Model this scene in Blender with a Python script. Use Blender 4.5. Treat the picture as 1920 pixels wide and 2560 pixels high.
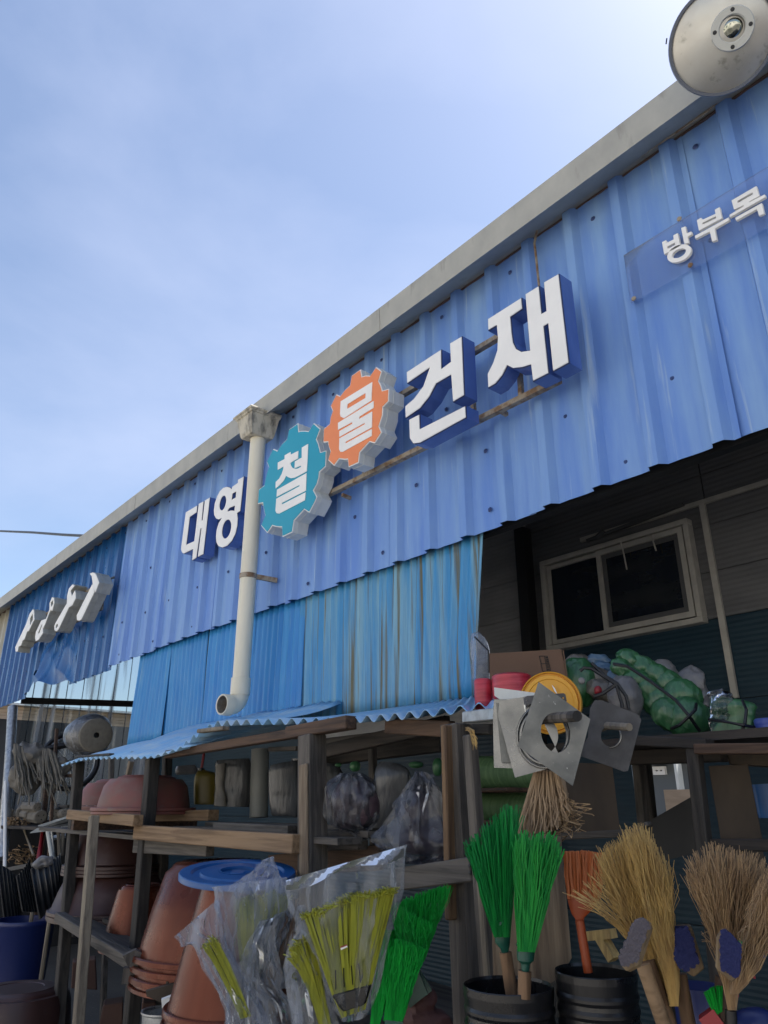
import bpy, math, random
from mathutils import Vector, noise
from mathutils.geometry import tessellate_polygon
for o in list(bpy.data.objects): bpy.data.objects.remove(o, do_unlink=True)
S = bpy.context.scene
COL = S.collection
R = math.radians
Z = Vector((0, 0, 1))

# ------------------------------------------------------------------ camera
# world frame: X runs along the shop front, Y into the building, Z up; front sheeting stands on Y = 0
CAM = Vector((0, -2.4, 1.5)); FPX = 1850.0; PITCH = R(21.7); AZ = R(140.5)
FW = Vector((math.cos(AZ)*math.cos(PITCH), math.sin(AZ)*math.cos(PITCH), math.sin(PITCH)))
RT = Vector((math.sin(AZ), -math.cos(AZ), 0)); UP = RT.cross(FW)
cd = bpy.data.cameras.new('camera'); cam = bpy.data.objects.new('camera', cd); COL.objects.link(cam)
cam.location = CAM; cam.rotation_euler = FW.to_track_quat('-Z', 'Y').to_euler()
cd.sensor_fit = 'HORIZONTAL'; cd.sensor_width = 36; cd.lens = 36*FPX/1920
cd.clip_start = 0.05; cd.clip_end = 2000
S.camera = cam

# ------------------------------------------------------------------ sky, sun, exposure
SUN_EL, SUN_AZ = R(62), R(76)          # the sun stands behind the building, upper right
w = bpy.data.worlds.new("World"); S.world = w; w.use_nodes = True
nt = w.node_tree; N = nt.nodes; L = nt.links; N.clear()
out = N.new('ShaderNodeOutputWorld'); bg = N.new('ShaderNodeBackground'); bg.inputs['Strength'].default_value = 0.068
sky = N.new('ShaderNodeTexSky'); sky.sky_type = 'NISHITA'; sky.sun_disc = False
sky.sun_elevation = SUN_EL; sky.sun_rotation = R(90)-SUN_AZ; sky.dust_density = 1.1; sky.ozone_density = 1.6; sky.air_density = 1.0
tc = N.new('ShaderNodeTexCoord')
mp = N.new('ShaderNodeMapping'); mp.inputs['Scale'].default_value = (1.0, 1.0, 1.9); mp.inputs['Rotation'].default_value = (0.2, 0.35, 0.9)
n1 = N.new('ShaderNodeTexNoise'); n1.inputs['Scale'].default_value = 1.7; n1.inputs['Detail'].default_value = 8; n1.inputs['Roughness'].default_value = .52; n1.inputs['Distortion'].default_value = .25
rmp = N.new('ShaderNodeMapRange'); rmp.inputs['From Min'].default_value = .44; rmp.inputs['From Max'].default_value = .80
rmp.inputs['To Min'].default_value = .10; rmp.inputs['To Max'].default_value = .62
mx = N.new('ShaderNodeMix'); mx.data_type = 'RGBA'; mx.inputs['B'].default_value = (4.0, 4.4, 5.7, 1)
L.new(tc.outputs['Generated'], mp.inputs['Vector']); L.new(mp.outputs['Vector'], n1.inputs['Vector'])
L.new(n1.outputs['Fac'], rmp.inputs['Value']); L.new(rmp.outputs['Result'], mx.inputs['Factor'])
L.new(sky.outputs['Color'], mx.inputs['A']); L.new(mx.outputs['Result'], bg.inputs['Color']); L.new(bg.outputs['Background'], out.inputs['Surface'])
sl = bpy.data.lights.new('sun', 'SUN'); sun = bpy.data.objects.new('sun', sl); COL.objects.link(sun)
sl.energy = 5.0; sl.angle = R(.5); sl.color = (1, .95, .88)
SD = Vector((math.cos(SUN_AZ)*math.cos(SUN_EL), math.sin(SUN_AZ)*math.cos(SUN_EL), math.sin(SUN_EL)))
sun.rotation_euler = SD.to_track_quat('Z', 'Y').to_euler(); sun.location = (2, 6, 12)
S.view_settings.view_transform = 'Standard'; S.view_settings.look = 'None'; S.view_settings.gamma = 1
S.view_settings.exposure = 1.62; S.view_settings.use_curve_mapping = False
S.render.engine = 'CYCLES'
S.cycles.transparent_max_bounces = 24; S.cycles.max_bounces = 8; S.cycles.use_denoising = True

# ------------------------------------------------------------------ measuring helpers
CR = {'s': (0, 0, 1), 'c1': (0, 1280, .3858), 'c2': (0, 1800, .3858), 'c3': (560, 1800, .3858), 'c4': (1140, 1600, .4702), 'c5': (1140, 1200, .4702),
      'c6': (400, 900, .4219), 'c7': (960, 600, .3858), 'c8': (1400, 0, .3616), 'd1': (0, 1400, .1929), 'd2': (0, 1780, .1929), 'd3': (150, 1740, .3918),
      'd4': (1180, 1620, .2291), 'd5': (1520, 1620, .2411), 'd6': (1640, 0, .1688), 'd7': (440, 2100, .2079), 'd8': (640, 1020, .1808),
      'e1': (440, 1170, .12055), 'e2': (1640, 440, .16877), 'e3': (1000, 1800, .18083), 'e4': (700, 2100, .3014), 'e5': (1380, 2060, .3255), 'e6': (580, 1000, .1085)}
def ray(x, y): return FW*FPX + RT*(x-960) - UP*(y-1280)
def cc(n, x, y): a, b, s = CR[n]; return a+s*x, b+s*y
def P(n, x, y, Y):                         # sight line met with the plane Y = const
    d = ray(*cc(n, x, y)); return CAM + d*((Y-CAM.y)/d.y)
def PX(n, x, y, X):                        # ... with X = const
    d = ray(*cc(n, x, y)); return CAM + d*((X-CAM.x)/d.x)
class Pl:                                  # upright plane through a measured point, square to the line of sight
    def __init__(s, n, x, y, Y, X=None):
        s.n = n; s.o = P(n, x, y, Y) if X is None else PX(n, x, y, X)
        v = s.o-CAM; v.z = 0; s.nrm = -v.normalized(); s.side = Z.cross(s.nrm)
    def __call__(s, x, y, d=0.0, n=None):
        r = ray(*cc(n or s.n, x, y)); o = s.o + s.nrm*d
        return CAM + r*((o-CAM).dot(s.nrm)/r.dot(s.nrm))
    def m(s, px):                          # metres spanned by px crop pixels at the plane
        return px*CR[s.n][2]*(s.o-CAM).dot(FW)/FPX
rnd = random.Random(7)
def U(a, b): return rnd.uniform(a, b)

# ------------------------------------------------------------------ mesh helpers
ORG = {}
class MB:
    def __init__(s): s.v = []; s.f = []
    def add(s, vs, fs):
        b = len(s.v); s.v += [Vector(v) for v in vs]; s.f += [tuple(i+b for i in f) for f in fs]; return s
    def hexa(s, a, b):                     # two quads (4 corners each)
        return s.add(list(a)+list(b), [(3, 2, 1, 0), (4, 5, 6, 7), (0, 1, 5, 4), (1, 2, 6, 5), (2, 3, 7, 6), (3, 0, 4, 7)])
    def box(s, x0, x1, y0, y1, z0, z1):
        return s.hexa([(x0, y0, z0), (x1, y0, z0), (x1, y1, z0), (x0, y1, z0)], [(x0, y0, z1), (x1, y0, z1), (x1, y1, z1), (x0, y1, z1)])
    def beam(s, p, q, w_, h, up=None):
        p = Vector(p); q = Vector(q); d = (q-p).normalized(); up = Vector(up) if up is not None else (Z if abs(d.z) < .9 else Vector((0, 1, 0)))
        a = d.cross(up).normalized()*(w_/2); b = a.cross(d).normalized()*(h/2)
        return s.hexa([p-a-b, p+a-b, p+a+b, p-a+b], [q-a-b, q+a-b, q+a+b, q-a+b])
    def rings(s, rs, cap0=True, cap1=True):
        b = len(s.v); n = len(rs[0])
        for r in rs: s.v += [Vector(v) for v in r]
        for i in range(len(rs)-1):
            for j in range(n):
                k = (j+1) % n; s.f.append((b+i*n+j, b+i*n+k, b+(i+1)*n+k, b+(i+1)*n+j))
        if cap0: s.f.append(tuple(b+j for j in reversed(range(n))))
        if cap1: s.f.append(tuple(b+(len(rs)-1)*n+j for j in range(n)))
        return s
    def tube(s, pts, r, n=8, cap=True):
        pts = [Vector(p) for p in pts]; rs = []; a = None
        for i, p in enumerate(pts):
            t = (pts[min(i+1, len(pts)-1)]-pts[max(i-1, 0)]).normalized()
            if a is None: a = t.orthogonal().normalized()
            a = (a-t*a.dot(t)).normalized(); b = t.cross(a); ri = r[i] if isinstance(r, (list, tuple)) else r
            rs.append([p+(a*math.cos(2*math.pi*j/n)+b*math.sin(2*math.pi*j/n))*ri for j in range(n)])
        return s.rings(rs, cap, cap)
    def lathe(s, c, prof, n=40, ax=Z, cap0=False, cap1=False, wob=0):
        c = Vector(c); ax = Vector(ax).normalized(); u = ax.orthogonal().normalized(); v = ax.cross(u)
        return s.rings([[c+ax*h+(u*math.cos(2*math.pi*j/n)+v*math.sin(2*math.pi*j/n))*(r*(1+wob*math.sin(3*2*math.pi*j/n+1))) for j in range(n)] for r, h in prof], cap0, cap1)
    def extr(s, poly, vec, holes=()):
        loops = [[Vector(p) for p in poly]]+[[Vector(p) for p in h] for h in holes]; vec = Vector(vec)
        tri = tessellate_polygon(loops); fl = [p for l in loops for p in l]; n = len(fl); b = len(s.v)
        nr = (loops[0][1]-loops[0][0]).normalized()
        s.v += fl+[p+vec for p in fl]
        for t in tri:
            a, b_, c = (fl[i] for i in t); g = (b_-a).cross(c-a).dot(vec)
            t = t if g < 0 else (t[0], t[2], t[1])
            s.f.append(tuple(b+i for i in t)); s.f.append(tuple(b+n+i for i in reversed(t)))
        k = b
        for l in loops:
            m = len(l)
            for i in range(m): j = (i+1) % m; s.f.append((k+i, k+j, k+n+j, k+n+i))
            k += m
        return s
    def grid(s, fn, nu, nv, thick=None):   # fn(u,v)->Vector ; optional thickness vector gives a closed slab
        b = len(s.v)
        for k in range(2 if thick is not None else 1):
            for j in range(nv+1):
                for i in range(nu+1):
                    p = Vector(fn(i/nu, j/nv)); s.v.append(p if k == 0 else p+Vector(thick))
        m = (nu+1)*(nv+1); I = lambda i, j: b+j*(nu+1)+i
        for j in range(nv):
            for i in range(nu):
                q = (I(i, j), I(i+1, j), I(i+1, j+1), I(i, j+1)); s.f.append(q)
                if thick is not None: s.f.append(tuple(x+m for x in reversed(q)))
        if thick is not None:
            for i in range(nu):
                s.f.append((I(i, 0), I(i, 0)+m, I(i+1, 0)+m, I(i+1, 0))); s.f.append((I(i, nv), I(i+1, nv), I(i+1, nv)+m, I(i, nv)+m))
            for j in range(nv):
                s.f.append((I(0, j), I(0, j+1), I(0, j+1)+m, I(0, j)+m)); s.f.append((I(nu, j), I(nu, j)+m, I(nu, j+1)+m, I(nu, j+1)))
        return s
    def build(s, name, mat, parent=None, smooth=False, bevel=0, label=None, cat=None, group=None, kind=None, fixn=True):
        if parent is not None: o3 = ORG[parent]
        else:
            xs = [v.x for v in s.v]; ys = [v.y for v in s.v]; o3 = Vector(((min(xs)+max(xs))/2, (min(ys)+max(ys))/2, min(v.z for v in s.v)))
        me = bpy.data.meshes.new(name); me.from_pydata([tuple(v-o3) for v in s.v], [], s.f); me.update()
        if fixn:
            import bmesh
            bm = bmesh.new(); bm.from_mesh(me); bmesh.ops.recalc_face_normals(bm, faces=bm.faces); bm.to_mesh(me); bm.free()
        me.materials.append(mat)
        ob = bpy.data.objects.new(name, me); COL.objects.link(ob)
        if smooth:
            for p in me.polygons: p.use_smooth = True
            if smooth != 2: me.set_sharp_from_angle(angle=R(38))
        if parent is not None: ob.parent = parent
        else: ob.location = o3
        if bevel:
            m = ob.modifiers.new('bevel', 'BEVEL'); m.width = bevel; m.segments = 1; m.limit_method = 'ANGLE'; m.angle_limit = R(50)
        ORG[ob] = o3
        for k, v in (('label', label), ('category', cat), ('group', group), ('kind', kind)):
            if v: ob[k] = v
        return ob
def thing(name, label, cat, loc, group=None):
    o = bpy.data.objects.new(name, None); COL.objects.link(o); o.location = loc; o.empty_display_size = .1
    o['label'] = label; o['category'] = cat
    if group: o['group'] = group
    ORG[o] = Vector(loc); return o
def inset(poly, d, nrm):                   # miter inset of a planar polygon (Vectors) towards its inside
    n = len(poly); c2 = Vector((0, 0, 0)); ar = Vector((0, 0, 0))
    for i in range(n): ar += poly[i].cross(poly[(i+1) % n])
    sg = 1 if ar.dot(nrm) > 0 else -1; res = []
    for i in range(n):
        a = (poly[i]-poly[i-1]).normalized(); b = (poly[(i+1) % n]-poly[i]).normalized()
        na = nrm.cross(a)*sg; nb = nrm.cross(b)*sg; m = na+nb
        if m.length < .3: m = na
        m.normalize(); k = max(.45, m.dot(na)); res.append(poly[i]+m*(d/k))
    return res

# ------------------------------------------------------------------ materials
def srgb(r, g, b): return tuple(((c/255)/12.92 if c/255 < .04045 else ((c/255+.055)/1.055)**2.4) for c in (r, g, b))
def mat(name, col, rough=.6, metal=0, col2=None, scale=(6, 6, 6), lo=.4, hi=.65, detail=5, bump=.0, bscale=None, spec=.5, third=None, tscale=(20, 20, 20), tlo=.6, thi=.7, trans=0, emit=None, rvar=0, dist=0):
    m = bpy.data.materials.new(name); m.use_nodes = True; T = m.node_tree; B = T.nodes['Principled BSDF']
    B.inputs['Base Color'].default_value = (*col, 1); B.inputs['Roughness'].default_value = rough; B.inputs['Metallic'].default_value = metal
    B.inputs['Specular IOR Level'].default_value = spec
    g = T.nodes.new('ShaderNodeNewGeometry')
    def nz(sc, det, d=0):
        k = T.nodes.new('ShaderNodeMapping'); k.inputs['Scale'].default_value = sc; T.links.new(g.outputs['Position'], k.inputs['Vector'])
        q = T.nodes.new('ShaderNodeTexNoise'); q.inputs['Scale'].default_value = 1; q.inputs['Detail'].default_value = det; q.inputs['Roughness'].default_value = .6
        q.inputs['Distortion'].default_value = d
        T.links.new(k.outputs['Vector'], q.inputs['Vector']); return q.outputs['Fac']
    def rng(s, a, b, c=0, d=1):
        k = T.nodes.new('ShaderNodeMapRange'); T.links.new(s, k.inputs['Value'])
        for n_, v in (('From Min', a), ('From Max', b), ('To Min', c), ('To Max', d)): k.inputs[n_].default_value = v
        return k.outputs['Result']
    def mixc(f, a, b):
        k = T.nodes.new('ShaderNodeMix'); k.data_type = 'RGBA'; T.links.new(f, k.inputs['Factor'])
        if isinstance(a, tuple): k.inputs['A'].default_value = (*a, 1)
        else: T.links.new(a, k.inputs['A'])
        k.inputs['B'].default_value = (*b, 1); return k.outputs['Result']
    cur = col
    if col2 is not None: cur = mixc(rng(nz(scale, detail, dist), lo, hi), cur, col2)
    if third is not None: cur = mixc(rng(nz(tscale, 6), tlo, thi), cur, third)
    if not isinstance(cur, tuple): T.links.new(cur, B.inputs['Base Color'])
    if bump:
        q = T.nodes.new('ShaderNodeBump'); q.inputs['Strength'].default_value = 1; q.inputs['Distance'].default_value = bump
        T.links.new(nz(bscale or scale, 6), q.inputs['Height']); T.links.new(q.outputs['Normal'], B.inputs['Normal'])
    if rvar: T.links.new(rng(nz((9, 9, 9), 4), .3, .7, max(.03, rough-rvar), min(1, rough+rvar)), B.inputs['Roughness'])
    if trans: B.inputs['Transmission Weight'].default_value = trans
    if emit: B.inputs['Emission Color'].default_value = (*emit, 1); B.inputs['Emission Strength'].default_value = 1
    return m
def film(name, tint=(.9, .92, .95), op=.09, rough=.2, wr=(24, 24, 5), wb=.0025, opv=.30, streak=None):
    """thin plastic film: see-through, with milky creases and a soft sheen"""
    m = bpy.data.materials.new(name); m.use_nodes = True; T = m.node_tree; T.nodes.clear(); nn = T.nodes.new; l = T.links.new
    o = nn('ShaderNodeOutputMaterial'); g = nn('ShaderNodeNewGeometry')
    k = nn('ShaderNodeMapping'); k.inputs['Scale'].default_value = streak or wr; l(g.outputs['Position'], k.inputs['Vector'])
    q = nn('ShaderNodeTexNoise'); q.inputs['Scale'].default_value = 1; q.inputs['Detail'].default_value = 3; q.inputs['Distortion'].default_value = 1.0; q.inputs['Roughness'].default_value = .45; l(k.outputs['Vector'], q.inputs['Vector'])
    bp = nn('ShaderNodeBump'); bp.inputs['Distance'].default_value = wb; l(q.outputs['Fac'], bp.inputs['Height'])
    tr = nn('ShaderNodeBsdfTransparent'); tr.inputs['Color'].default_value = (*tint, 1)
    df = nn('ShaderNodeBsdfDiffuse'); df.inputs['Color'].default_value = (.62, .65, .7, 1)
    tl = nn('ShaderNodeBsdfTranslucent'); tl.inputs['Color'].default_value = (.6, .63, .68, 1)
    gl = nn('ShaderNodeBsdfGlossy'); gl.inputs['Roughness'].default_value = rough; gl.inputs['Color'].default_value = (.85, .87, .9, 1)
    l(bp.outputs['Normal'], gl.inputs['Normal']); l(bp.outputs['Normal'], df.inputs['Normal'])
    mr = nn('ShaderNodeMapRange'); l(q.outputs['Fac'], mr.inputs['Value'])
    for a, b in (('From Min', .50), ('From Max', .74), ('To Min', op), ('To Max', op+opv)): mr.inputs[a].default_value = b
    m0 = nn('ShaderNodeMixShader'); m0.inputs[0].default_value = .5; l(df.outputs[0], m0.inputs[1]); l(tl.outputs[0], m0.inputs[2])
    m1 = nn('ShaderNodeMixShader'); l(mr.outputs[0], m1.inputs[0]); l(tr.outputs[0], m1.inputs[1]); l(m0.outputs[0], m1.inputs[2])
    fr = nn('ShaderNodeLayerWeight'); fr.inputs['Blend'].default_value = .28; l(bp.outputs['Normal'], fr.inputs['Normal'])
    m2 = nn('ShaderNodeMixShader'); l(fr.outputs['Fresnel'], m2.inputs[0]); l(m1.outputs[0], m2.inputs[1]); l(gl.outputs[0], m2.inputs[2])
    l(m2.outputs[0], o.inputs['Surface']); return m
def wood(name, a, b, axis='z', knots=None, rough=.75):
    a = tuple(x*.52 for x in a); b = tuple(x*.42 for x in b)
    sc = {'z': (45, 45, 2.2), 'x': (2.2, 45, 45), 'y': (45, 2.2, 45)}[axis]
    return mat(name, a, rough, col2=b, scale=sc, lo=.42, hi=.60, detail=8, bump=.004, third=knots or tuple(x*.22 for x in a), tscale={'z': (14, 14, 4), 'x': (4, 14, 14), 'y': (14, 4, 14)}[axis], tlo=.6, thi=.78, dist=.4)
# ================================================================== MATERIALS
M = {}
M['peri'] = mat('faded_periwinkle_sheet', (.125, .25, .60), .42, col2=(.22, .37, .63), scale=(8, 3, .9), lo=.36, hi=.68, detail=9, third=(.42, .53, .62), tscale=(26, 5, 1.1), tlo=.60, thi=.78, rvar=.12, spec=.4, bump=.0007, bscale=(5, 5, 2.5))
M['deep'] = mat('deep_blue_sheet', (.008, .078, .25), .34, col2=(.016, .12, .34), scale=(9, 3, .8), rvar=.1, third=(.05, .17, .33), tscale=(30, 5, 2), tlo=.62, thi=.8, bump=.0008, bscale=(5, 5, 3))
M['cream'] = mat('cream_sheet', (.42, .40, .33), .5, col2=(.3, .28, .22), scale=(12, 3, 1))
M['azure'] = mat('azure_corrugated_sheet', (.018, .20, .52), .45, col2=(.05, .29, .60), scale=(18, 3, 1.2), lo=.35, hi=.7, third=(.16, .36, .52), tscale=(55, 5, 1.4), tlo=.62, thi=.8, rvar=.1)
M['azure2'] = mat('weathered_azure_sheet', (.04, .25, .50), .5, col2=(.20, .39, .49), scale=(16, 3, .7), lo=.42, hi=.66, detail=8, third=(.12, .115, .065), tscale=(40, 3, .7), tlo=.53, thi=.64, rvar=.12)
M['awning'] = mat('weathered_awning_sheet', (.22, .45, .70), .42, col2=(.38, .53, .66), scale=(5, 8, 8), third=(.16, .18, .18), tscale=(16, 22, 16), tlo=.66, thi=.8, rvar=.12)
M['gutter'] = mat('dusty_grey_gutter', (.42, .405, .35), .6, col2=(.33, .32, .28), scale=(7, 5, 5), lo=.3, hi=.7, third=(.20, .19, .16), tscale=(16, 16, 3), tlo=.6, thi=.82, bump=.0006)
M['pvc'] = mat('ivory_pvc', (.72, .67, .53), .35, col2=(.66, .61, .47), scale=(8, 8, 2), third=(.33, .26, .16), tscale=(34, 34, 7), tlo=.68, thi=.84)
M['hopper'] = mat('stained_hopper', (.52, .47, .36), .55, col2=(.16, .145, .115), scale=(22, 22, 9), lo=.44, hi=.66, bump=.0006)
M['letter'] = mat('sign_face_white', (.86, .84, .79), .5, col2=(.80, .78, .735), scale=(4, 4, 4))
M['ret'] = mat('letter_return_blue', (.065, .125, .38), .25, col2=(.09, .16, .43), scale=(8, 8, 3))
M['trim'] = mat('letter_trim_navy', (.02, .03, .10), .4)
M['teal'] = mat('gear_face_teal', (.010, .30, .42), .42, col2=(.014, .32, .44), scale=(3, 3, 3))
M['orange'] = mat('gear_face_orange', (.80, .235, .072), .42, col2=(.84, .26, .085), scale=(3, 3, 3))
M['whitecan'] = mat('white_sign_can', (.62, .64, .62), .38, col2=(.52, .54, .52), scale=(14, 14, 4), third=(.32, .30, .24), tscale=(28, 28, 9), tlo=.66, thi=.82)
M['toolcan'] = mat('tool_sign_side', (.38, .39, .37), .38, col2=(.30, .31, .29), scale=(14, 14, 4), third=(.20, .19, .15), tscale=(28, 28, 9), tlo=.62, thi=.78)
M['bar'] = mat('rusty_angle_bar', (.34, .29, .22), .65, metal=.2, col2=(.20, .12, .065), scale=(22, 22, 22), lo=.45, hi=.62)
M['screw'] = mat('screw_washer', (.035, .06, .17), .5, metal=.3)
M['darkmetal'] = mat('dark_steel', (.03, .032, .036), .5, metal=.3)
M['silver'] = mat('galvanised', (.46, .48, .49), .38, metal=.75, col2=(.30, .31, .32), scale=(24, 24, 24), rvar=.15)
M['ceil'] = mat('dark_ceiling', (.03, .03, .033), .8)
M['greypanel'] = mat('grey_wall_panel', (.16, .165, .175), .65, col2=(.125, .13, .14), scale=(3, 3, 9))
M['litpanel'] = mat('brightened_wall_panel', (.42, .42, .42), .6, col2=(.34, .34, .34), scale=(3, 3, 9))
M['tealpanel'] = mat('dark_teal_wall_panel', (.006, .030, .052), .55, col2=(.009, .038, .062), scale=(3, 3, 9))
M['winframe'] = mat('aluminium_window_frame', (.52, .51, .47), .5, metal=.0, col2=(.43, .42, .39), scale=(10, 10, 10))
M['winframe2'] = mat('inner_sash', (.11, .115, .12), .5)
M['glassdark'] = mat('dark_window_glass', (.014, .018, .024), .06, spec=.9, col2=(.03, .034, .038), scale=(2, 2, 7))
M['clear'] = film('clear_corrugated_sheet', tint=(.80, .84, .85), op=.02, rough=.16, streak=(1, 8, .35), wb=.004, opv=.9)
M['acrylic'] = film('clear_acrylic', tint=(.92, .95, 1.0), op=.05, rough=.12, wr=(2, 2, 2), wb=.0005, opv=.03)
M['ground'] = mat('concrete_yard', (.40, .375, .335), .9, col2=(.33, .31, .28), scale=(.8, .8, .8), bump=.004, bscale=(30, 30, 30))
M['cable'] = mat('black_cable', (.01, .01, .012), .5)
M['housewall'] = mat('tan_house_wall', (.50, .38, .27), .8, col2=(.40, .30, .21), scale=(3, 3, 14))
M['darkwall'] = mat('dark_far_wall', (.05, .055, .065), .8)
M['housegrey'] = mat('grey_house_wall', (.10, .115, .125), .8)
M['white'] = mat('white_paint', (.75, .75, .73), .6)

# ================================================================== SETTING
MB().grid(lambda u, v: (-90+u*180, -90+v*180, 0), 2, 2).build('ground', M['ground'], kind='structure')
M['cut_asphalt'] = mat('bounce_cut_asphalt', (.105, .10, .092), .9, col2=(.075, .072, .068), scale=(.9, .9, .9), third=(.16, .15, .13), tscale=(40, 40, 40), bump=.003, bscale=(60, 60, 60))
MB().grid(lambda u, v: (-40+u*70, -7.5+v*14, .004), 2, 2).build('yard', M['cut_asphalt'], kind='structure')  # unseen dark ground patch added to cut light bounced up onto the goods

opp = thing('bounce_building', 'unseen long pale warehouse added behind the camera to bounce light onto the shop', 'building', (-4, -15, 0))
MB().box(-34, 26, -25, -15, 0, 6.2).build('wall', mat('bounce_wall', (.62, .60, .55), .8, col2=(.56, .54, .49), scale=(1, 1, 1)), opp)  # unseen building added so its pale sunlit wall bounces light at the shop
MB().box(-34.3, 26.3, -25.3, -14.7, 6.2, 6.4).build('roof', M['ceil'], opp)
for i in range(8): MB().box(-31+i*7, -28+i*7, -15.02, -14.98, 0, 3.4).build('shutter', M['greypanel'], opp)

# ================================================================== SHOP BUILDING
shop = thing('shop_building', 'long low hardware shop faced with faded blue ribbed metal sheets under a grey gutter', 'building', (-3, 0, 0))
def ribbed(X, ph=0.0, pitch=.25, d=.031):
    t = ((X-ph) / pitch) % 1.0; t = t*pitch
    a, b, c_, e = 0.0, .014, .056, .078        # left flank, crown, right flank
    if t < a or t > e: h = 0
    elif t < b: h = (t-a)/(b-a)
    elif t < c_: h = 1
    else: h = (e-t)/(e-c_)
    pan = .0025*math.sin(2*math.pi*(t-e)/(pitch-e)) if t > e else 0
    return -d*h - pan
PH = -1.563-.01
def rib_xs(x0, x1, ph, pitch=.25, extra=()):
    xs = {round(x0, 4), round(x1, 4)}
    k = math.floor((x0-ph)/pitch)-1
    while ph+k*pitch < x1+pitch:
        for t in (0, .014, .056, .078, .13, .17, .21):
            x = ph+k*pitch+t
            if x0 < x < x1: xs.add(round(x, 4))
        k += 1
    return sorted(xs)
def panel(name, x0, x1, z0, z1, Y, mt, ph=PH, warp=.0022, lean=0, label=None, zf=None, cut=None):
    xs = rib_xs(x0, x1, ph); nz_ = 14; b = MB(); n = len(xs)
    for lay in (0, .0022):
        for j in range(nz_+1):
            for x in xs:
                zb = z0 if zf is None else zf(x)
                z = zb+(z1-zb)*j/nz_
                y = Y+ribbed(x, ph)+warp*noise.noise(Vector((x*1.7, z*1.3, Y*9)))+lean*(1-j/nz_)+lay
                b.v.append(Vector((x, y, z)))
    m = n*(nz_+1)
    for j in range(nz_):
        for i in range(n-1):
            q = (j*n+i, j*n+i+1, (j+1)*n+i+1, (j+1)*n+i)
            b.f.append(q); b.f.append(tuple(k+m for k in reversed(q)))
    for i in range(n-1): b.f.append((i, i+m, i+1+m, i+1))
    for j in range(nz_):
        b.f.append((j*n, (j+1)*n, (j+1)*n+m, j*n+m)); b.f.append((j*n+n-1, j*n+n-1+m, (j+1)*n+n-1+m, (j+1)*n+n-1))
    return b.build(name, mt, shop, label=label)
ZT = 4.12
seams = [-6.87, -5.88, -4.87, -3.86, -2.87, -1.88, -.97, .03, 1.03, 2.03, 3.03]
for i in range(len(seams)-1):
    panel('wall_sheet', seams[i]-.03, seams[i+1], 2.69+U(-.012, .012), ZT, -.003*(i % 2), M['peri'], lean=U(-.006, .008), label='faded periwinkle ribbed sheet' if i == 0 else None)
dk = [-11.08, -10.3, -9.52]
for i in range(2):
    panel('wall_sheet', dk[i]-.03, dk[i+1], 2.68, ZT, -.003*(i % 2)+.004, M['deep'], ph=PH+.05, label='deep blue ribbed sheet')
panel('wall_sheet', -7.95, -6.83, 2.655, ZT, .001, M['deep'], ph=PH+.05, label='deep blue ribbed sheet')
panel('wall_sheet', -9.55, -7.92, 3.2, ZT, .004, M['deep'], ph=PH+.05, zf=lambda x: 3.2 if x > -8.9 else max(2.72, 3.24-(-8.9-x)*.9))
panel('wall_sheet', -13.2, -11.05, 2.6, ZT, .02, M['cream'], ph=PH, label='cream ribbed sheet')
# torn, buckled lower half of one dark sheet
def torn(u, v):
    xl = -8.78+.14*v; xr = -7.90+.17*v; x = xl+(xr-xl)*u; z = 3.25-v*(.52+.07*u)+.02*math.sin(u*11)*v
    k = (1-u)**1.3
    y = -.012-.16*v*k-.02*v+.05*noise.noise(Vector((x*3.2, z*2.5, 3)))*min(1, v*3)+.03*abs(math.sin(5*u-5*v+1))*v+ribbed(x, PH+.05)*max(.35, 1-v*.9)*(1 if v < .97 else .8)
    return (x, y, z)
MB().grid(torn, 60, 20, (0, .003, 0)).build('torn_sheet', M['deep'], shop, label='buckled lower half of a dark blue sheet, torn loose along its left edge')
# lower corrugated skirt
def corr(name, x0, x1, z0, z1, Y, mt, pitch=.0635, d=.009, lean=0.0, label=None, skew=0):
    n = int((x1-x0)/pitch*8)
    def f(u, v):
        x = x0+(x1-x0)*u; z = z0+(z1-z0)*v
        return (x+skew*(1-v)*u, Y-d*math.cos(2*math.pi*x/pitch)+.006*noise.noise(Vector((x*2, z*2, 7)))+lean*(1-v), z+.006*noise.noise(Vector((x*3, 0, 1)))*(1-v))
    return MB().grid(f, n, 8, (0, .0016, 0)).build(name, mt, shop, smooth=2, label=label)
sk = [(-6.24, -5.62, M['azure']), (-5.64, -5.0, M['azure']), (-4.955, -4.3, M['azure']), (-4.32, -3.72, M['azure']), (-3.75, -2.94, M['azure2']), (-2.97, -2.215, M['azure2'])]
for i, (a, b, m_) in enumerate(sk):
    corr('skirt_sheet', a, b, 1.93 if i else 1.95, 2.74, .035+.004*(i % 2), m_, lean=(-.02, .01, 0, -.01, .01, -.015)[i], label='narrow corrugated sheet streaked with dirt' if m_ is M['azure2'] else 'narrow corrugated azure sheet', skew=-.09 if i == 5 else 0)
# gutter: box section in joined lengths
def gprof(x): return [Vector((x, .02, 4.21)), Vector((x, -.205, 4.135)), Vector((x, -.20, 3.985)), Vector((x, -.03, 4.085)), Vector((x, .02, 4.10))]
for i, (a, b) in enumerate([(-13.2, -10.2), (-10.197, -6.2), (-6.197, -2.74), (-2.737, .6), (.603, 4.0)]):
    g = MB(); o_ = .0025*(i % 2)
    g.rings([[p+Vector((0, -o_, -o_)) for p in gprof(x)] for x in (a, (a+b)/2, b)]); g.build('gutter', M['gutter'], shop, label='grey box gutter length' if i == 2 else None)
g = MB(); g.rings([[p+Vector((0, -.006, -.006)) for p in gprof(x)] for x in (-2.775, -2.70)]); g.build('gutter_joint', M['gutter'], shop, label='crooked overlapping joint strip on the gutter')
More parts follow.
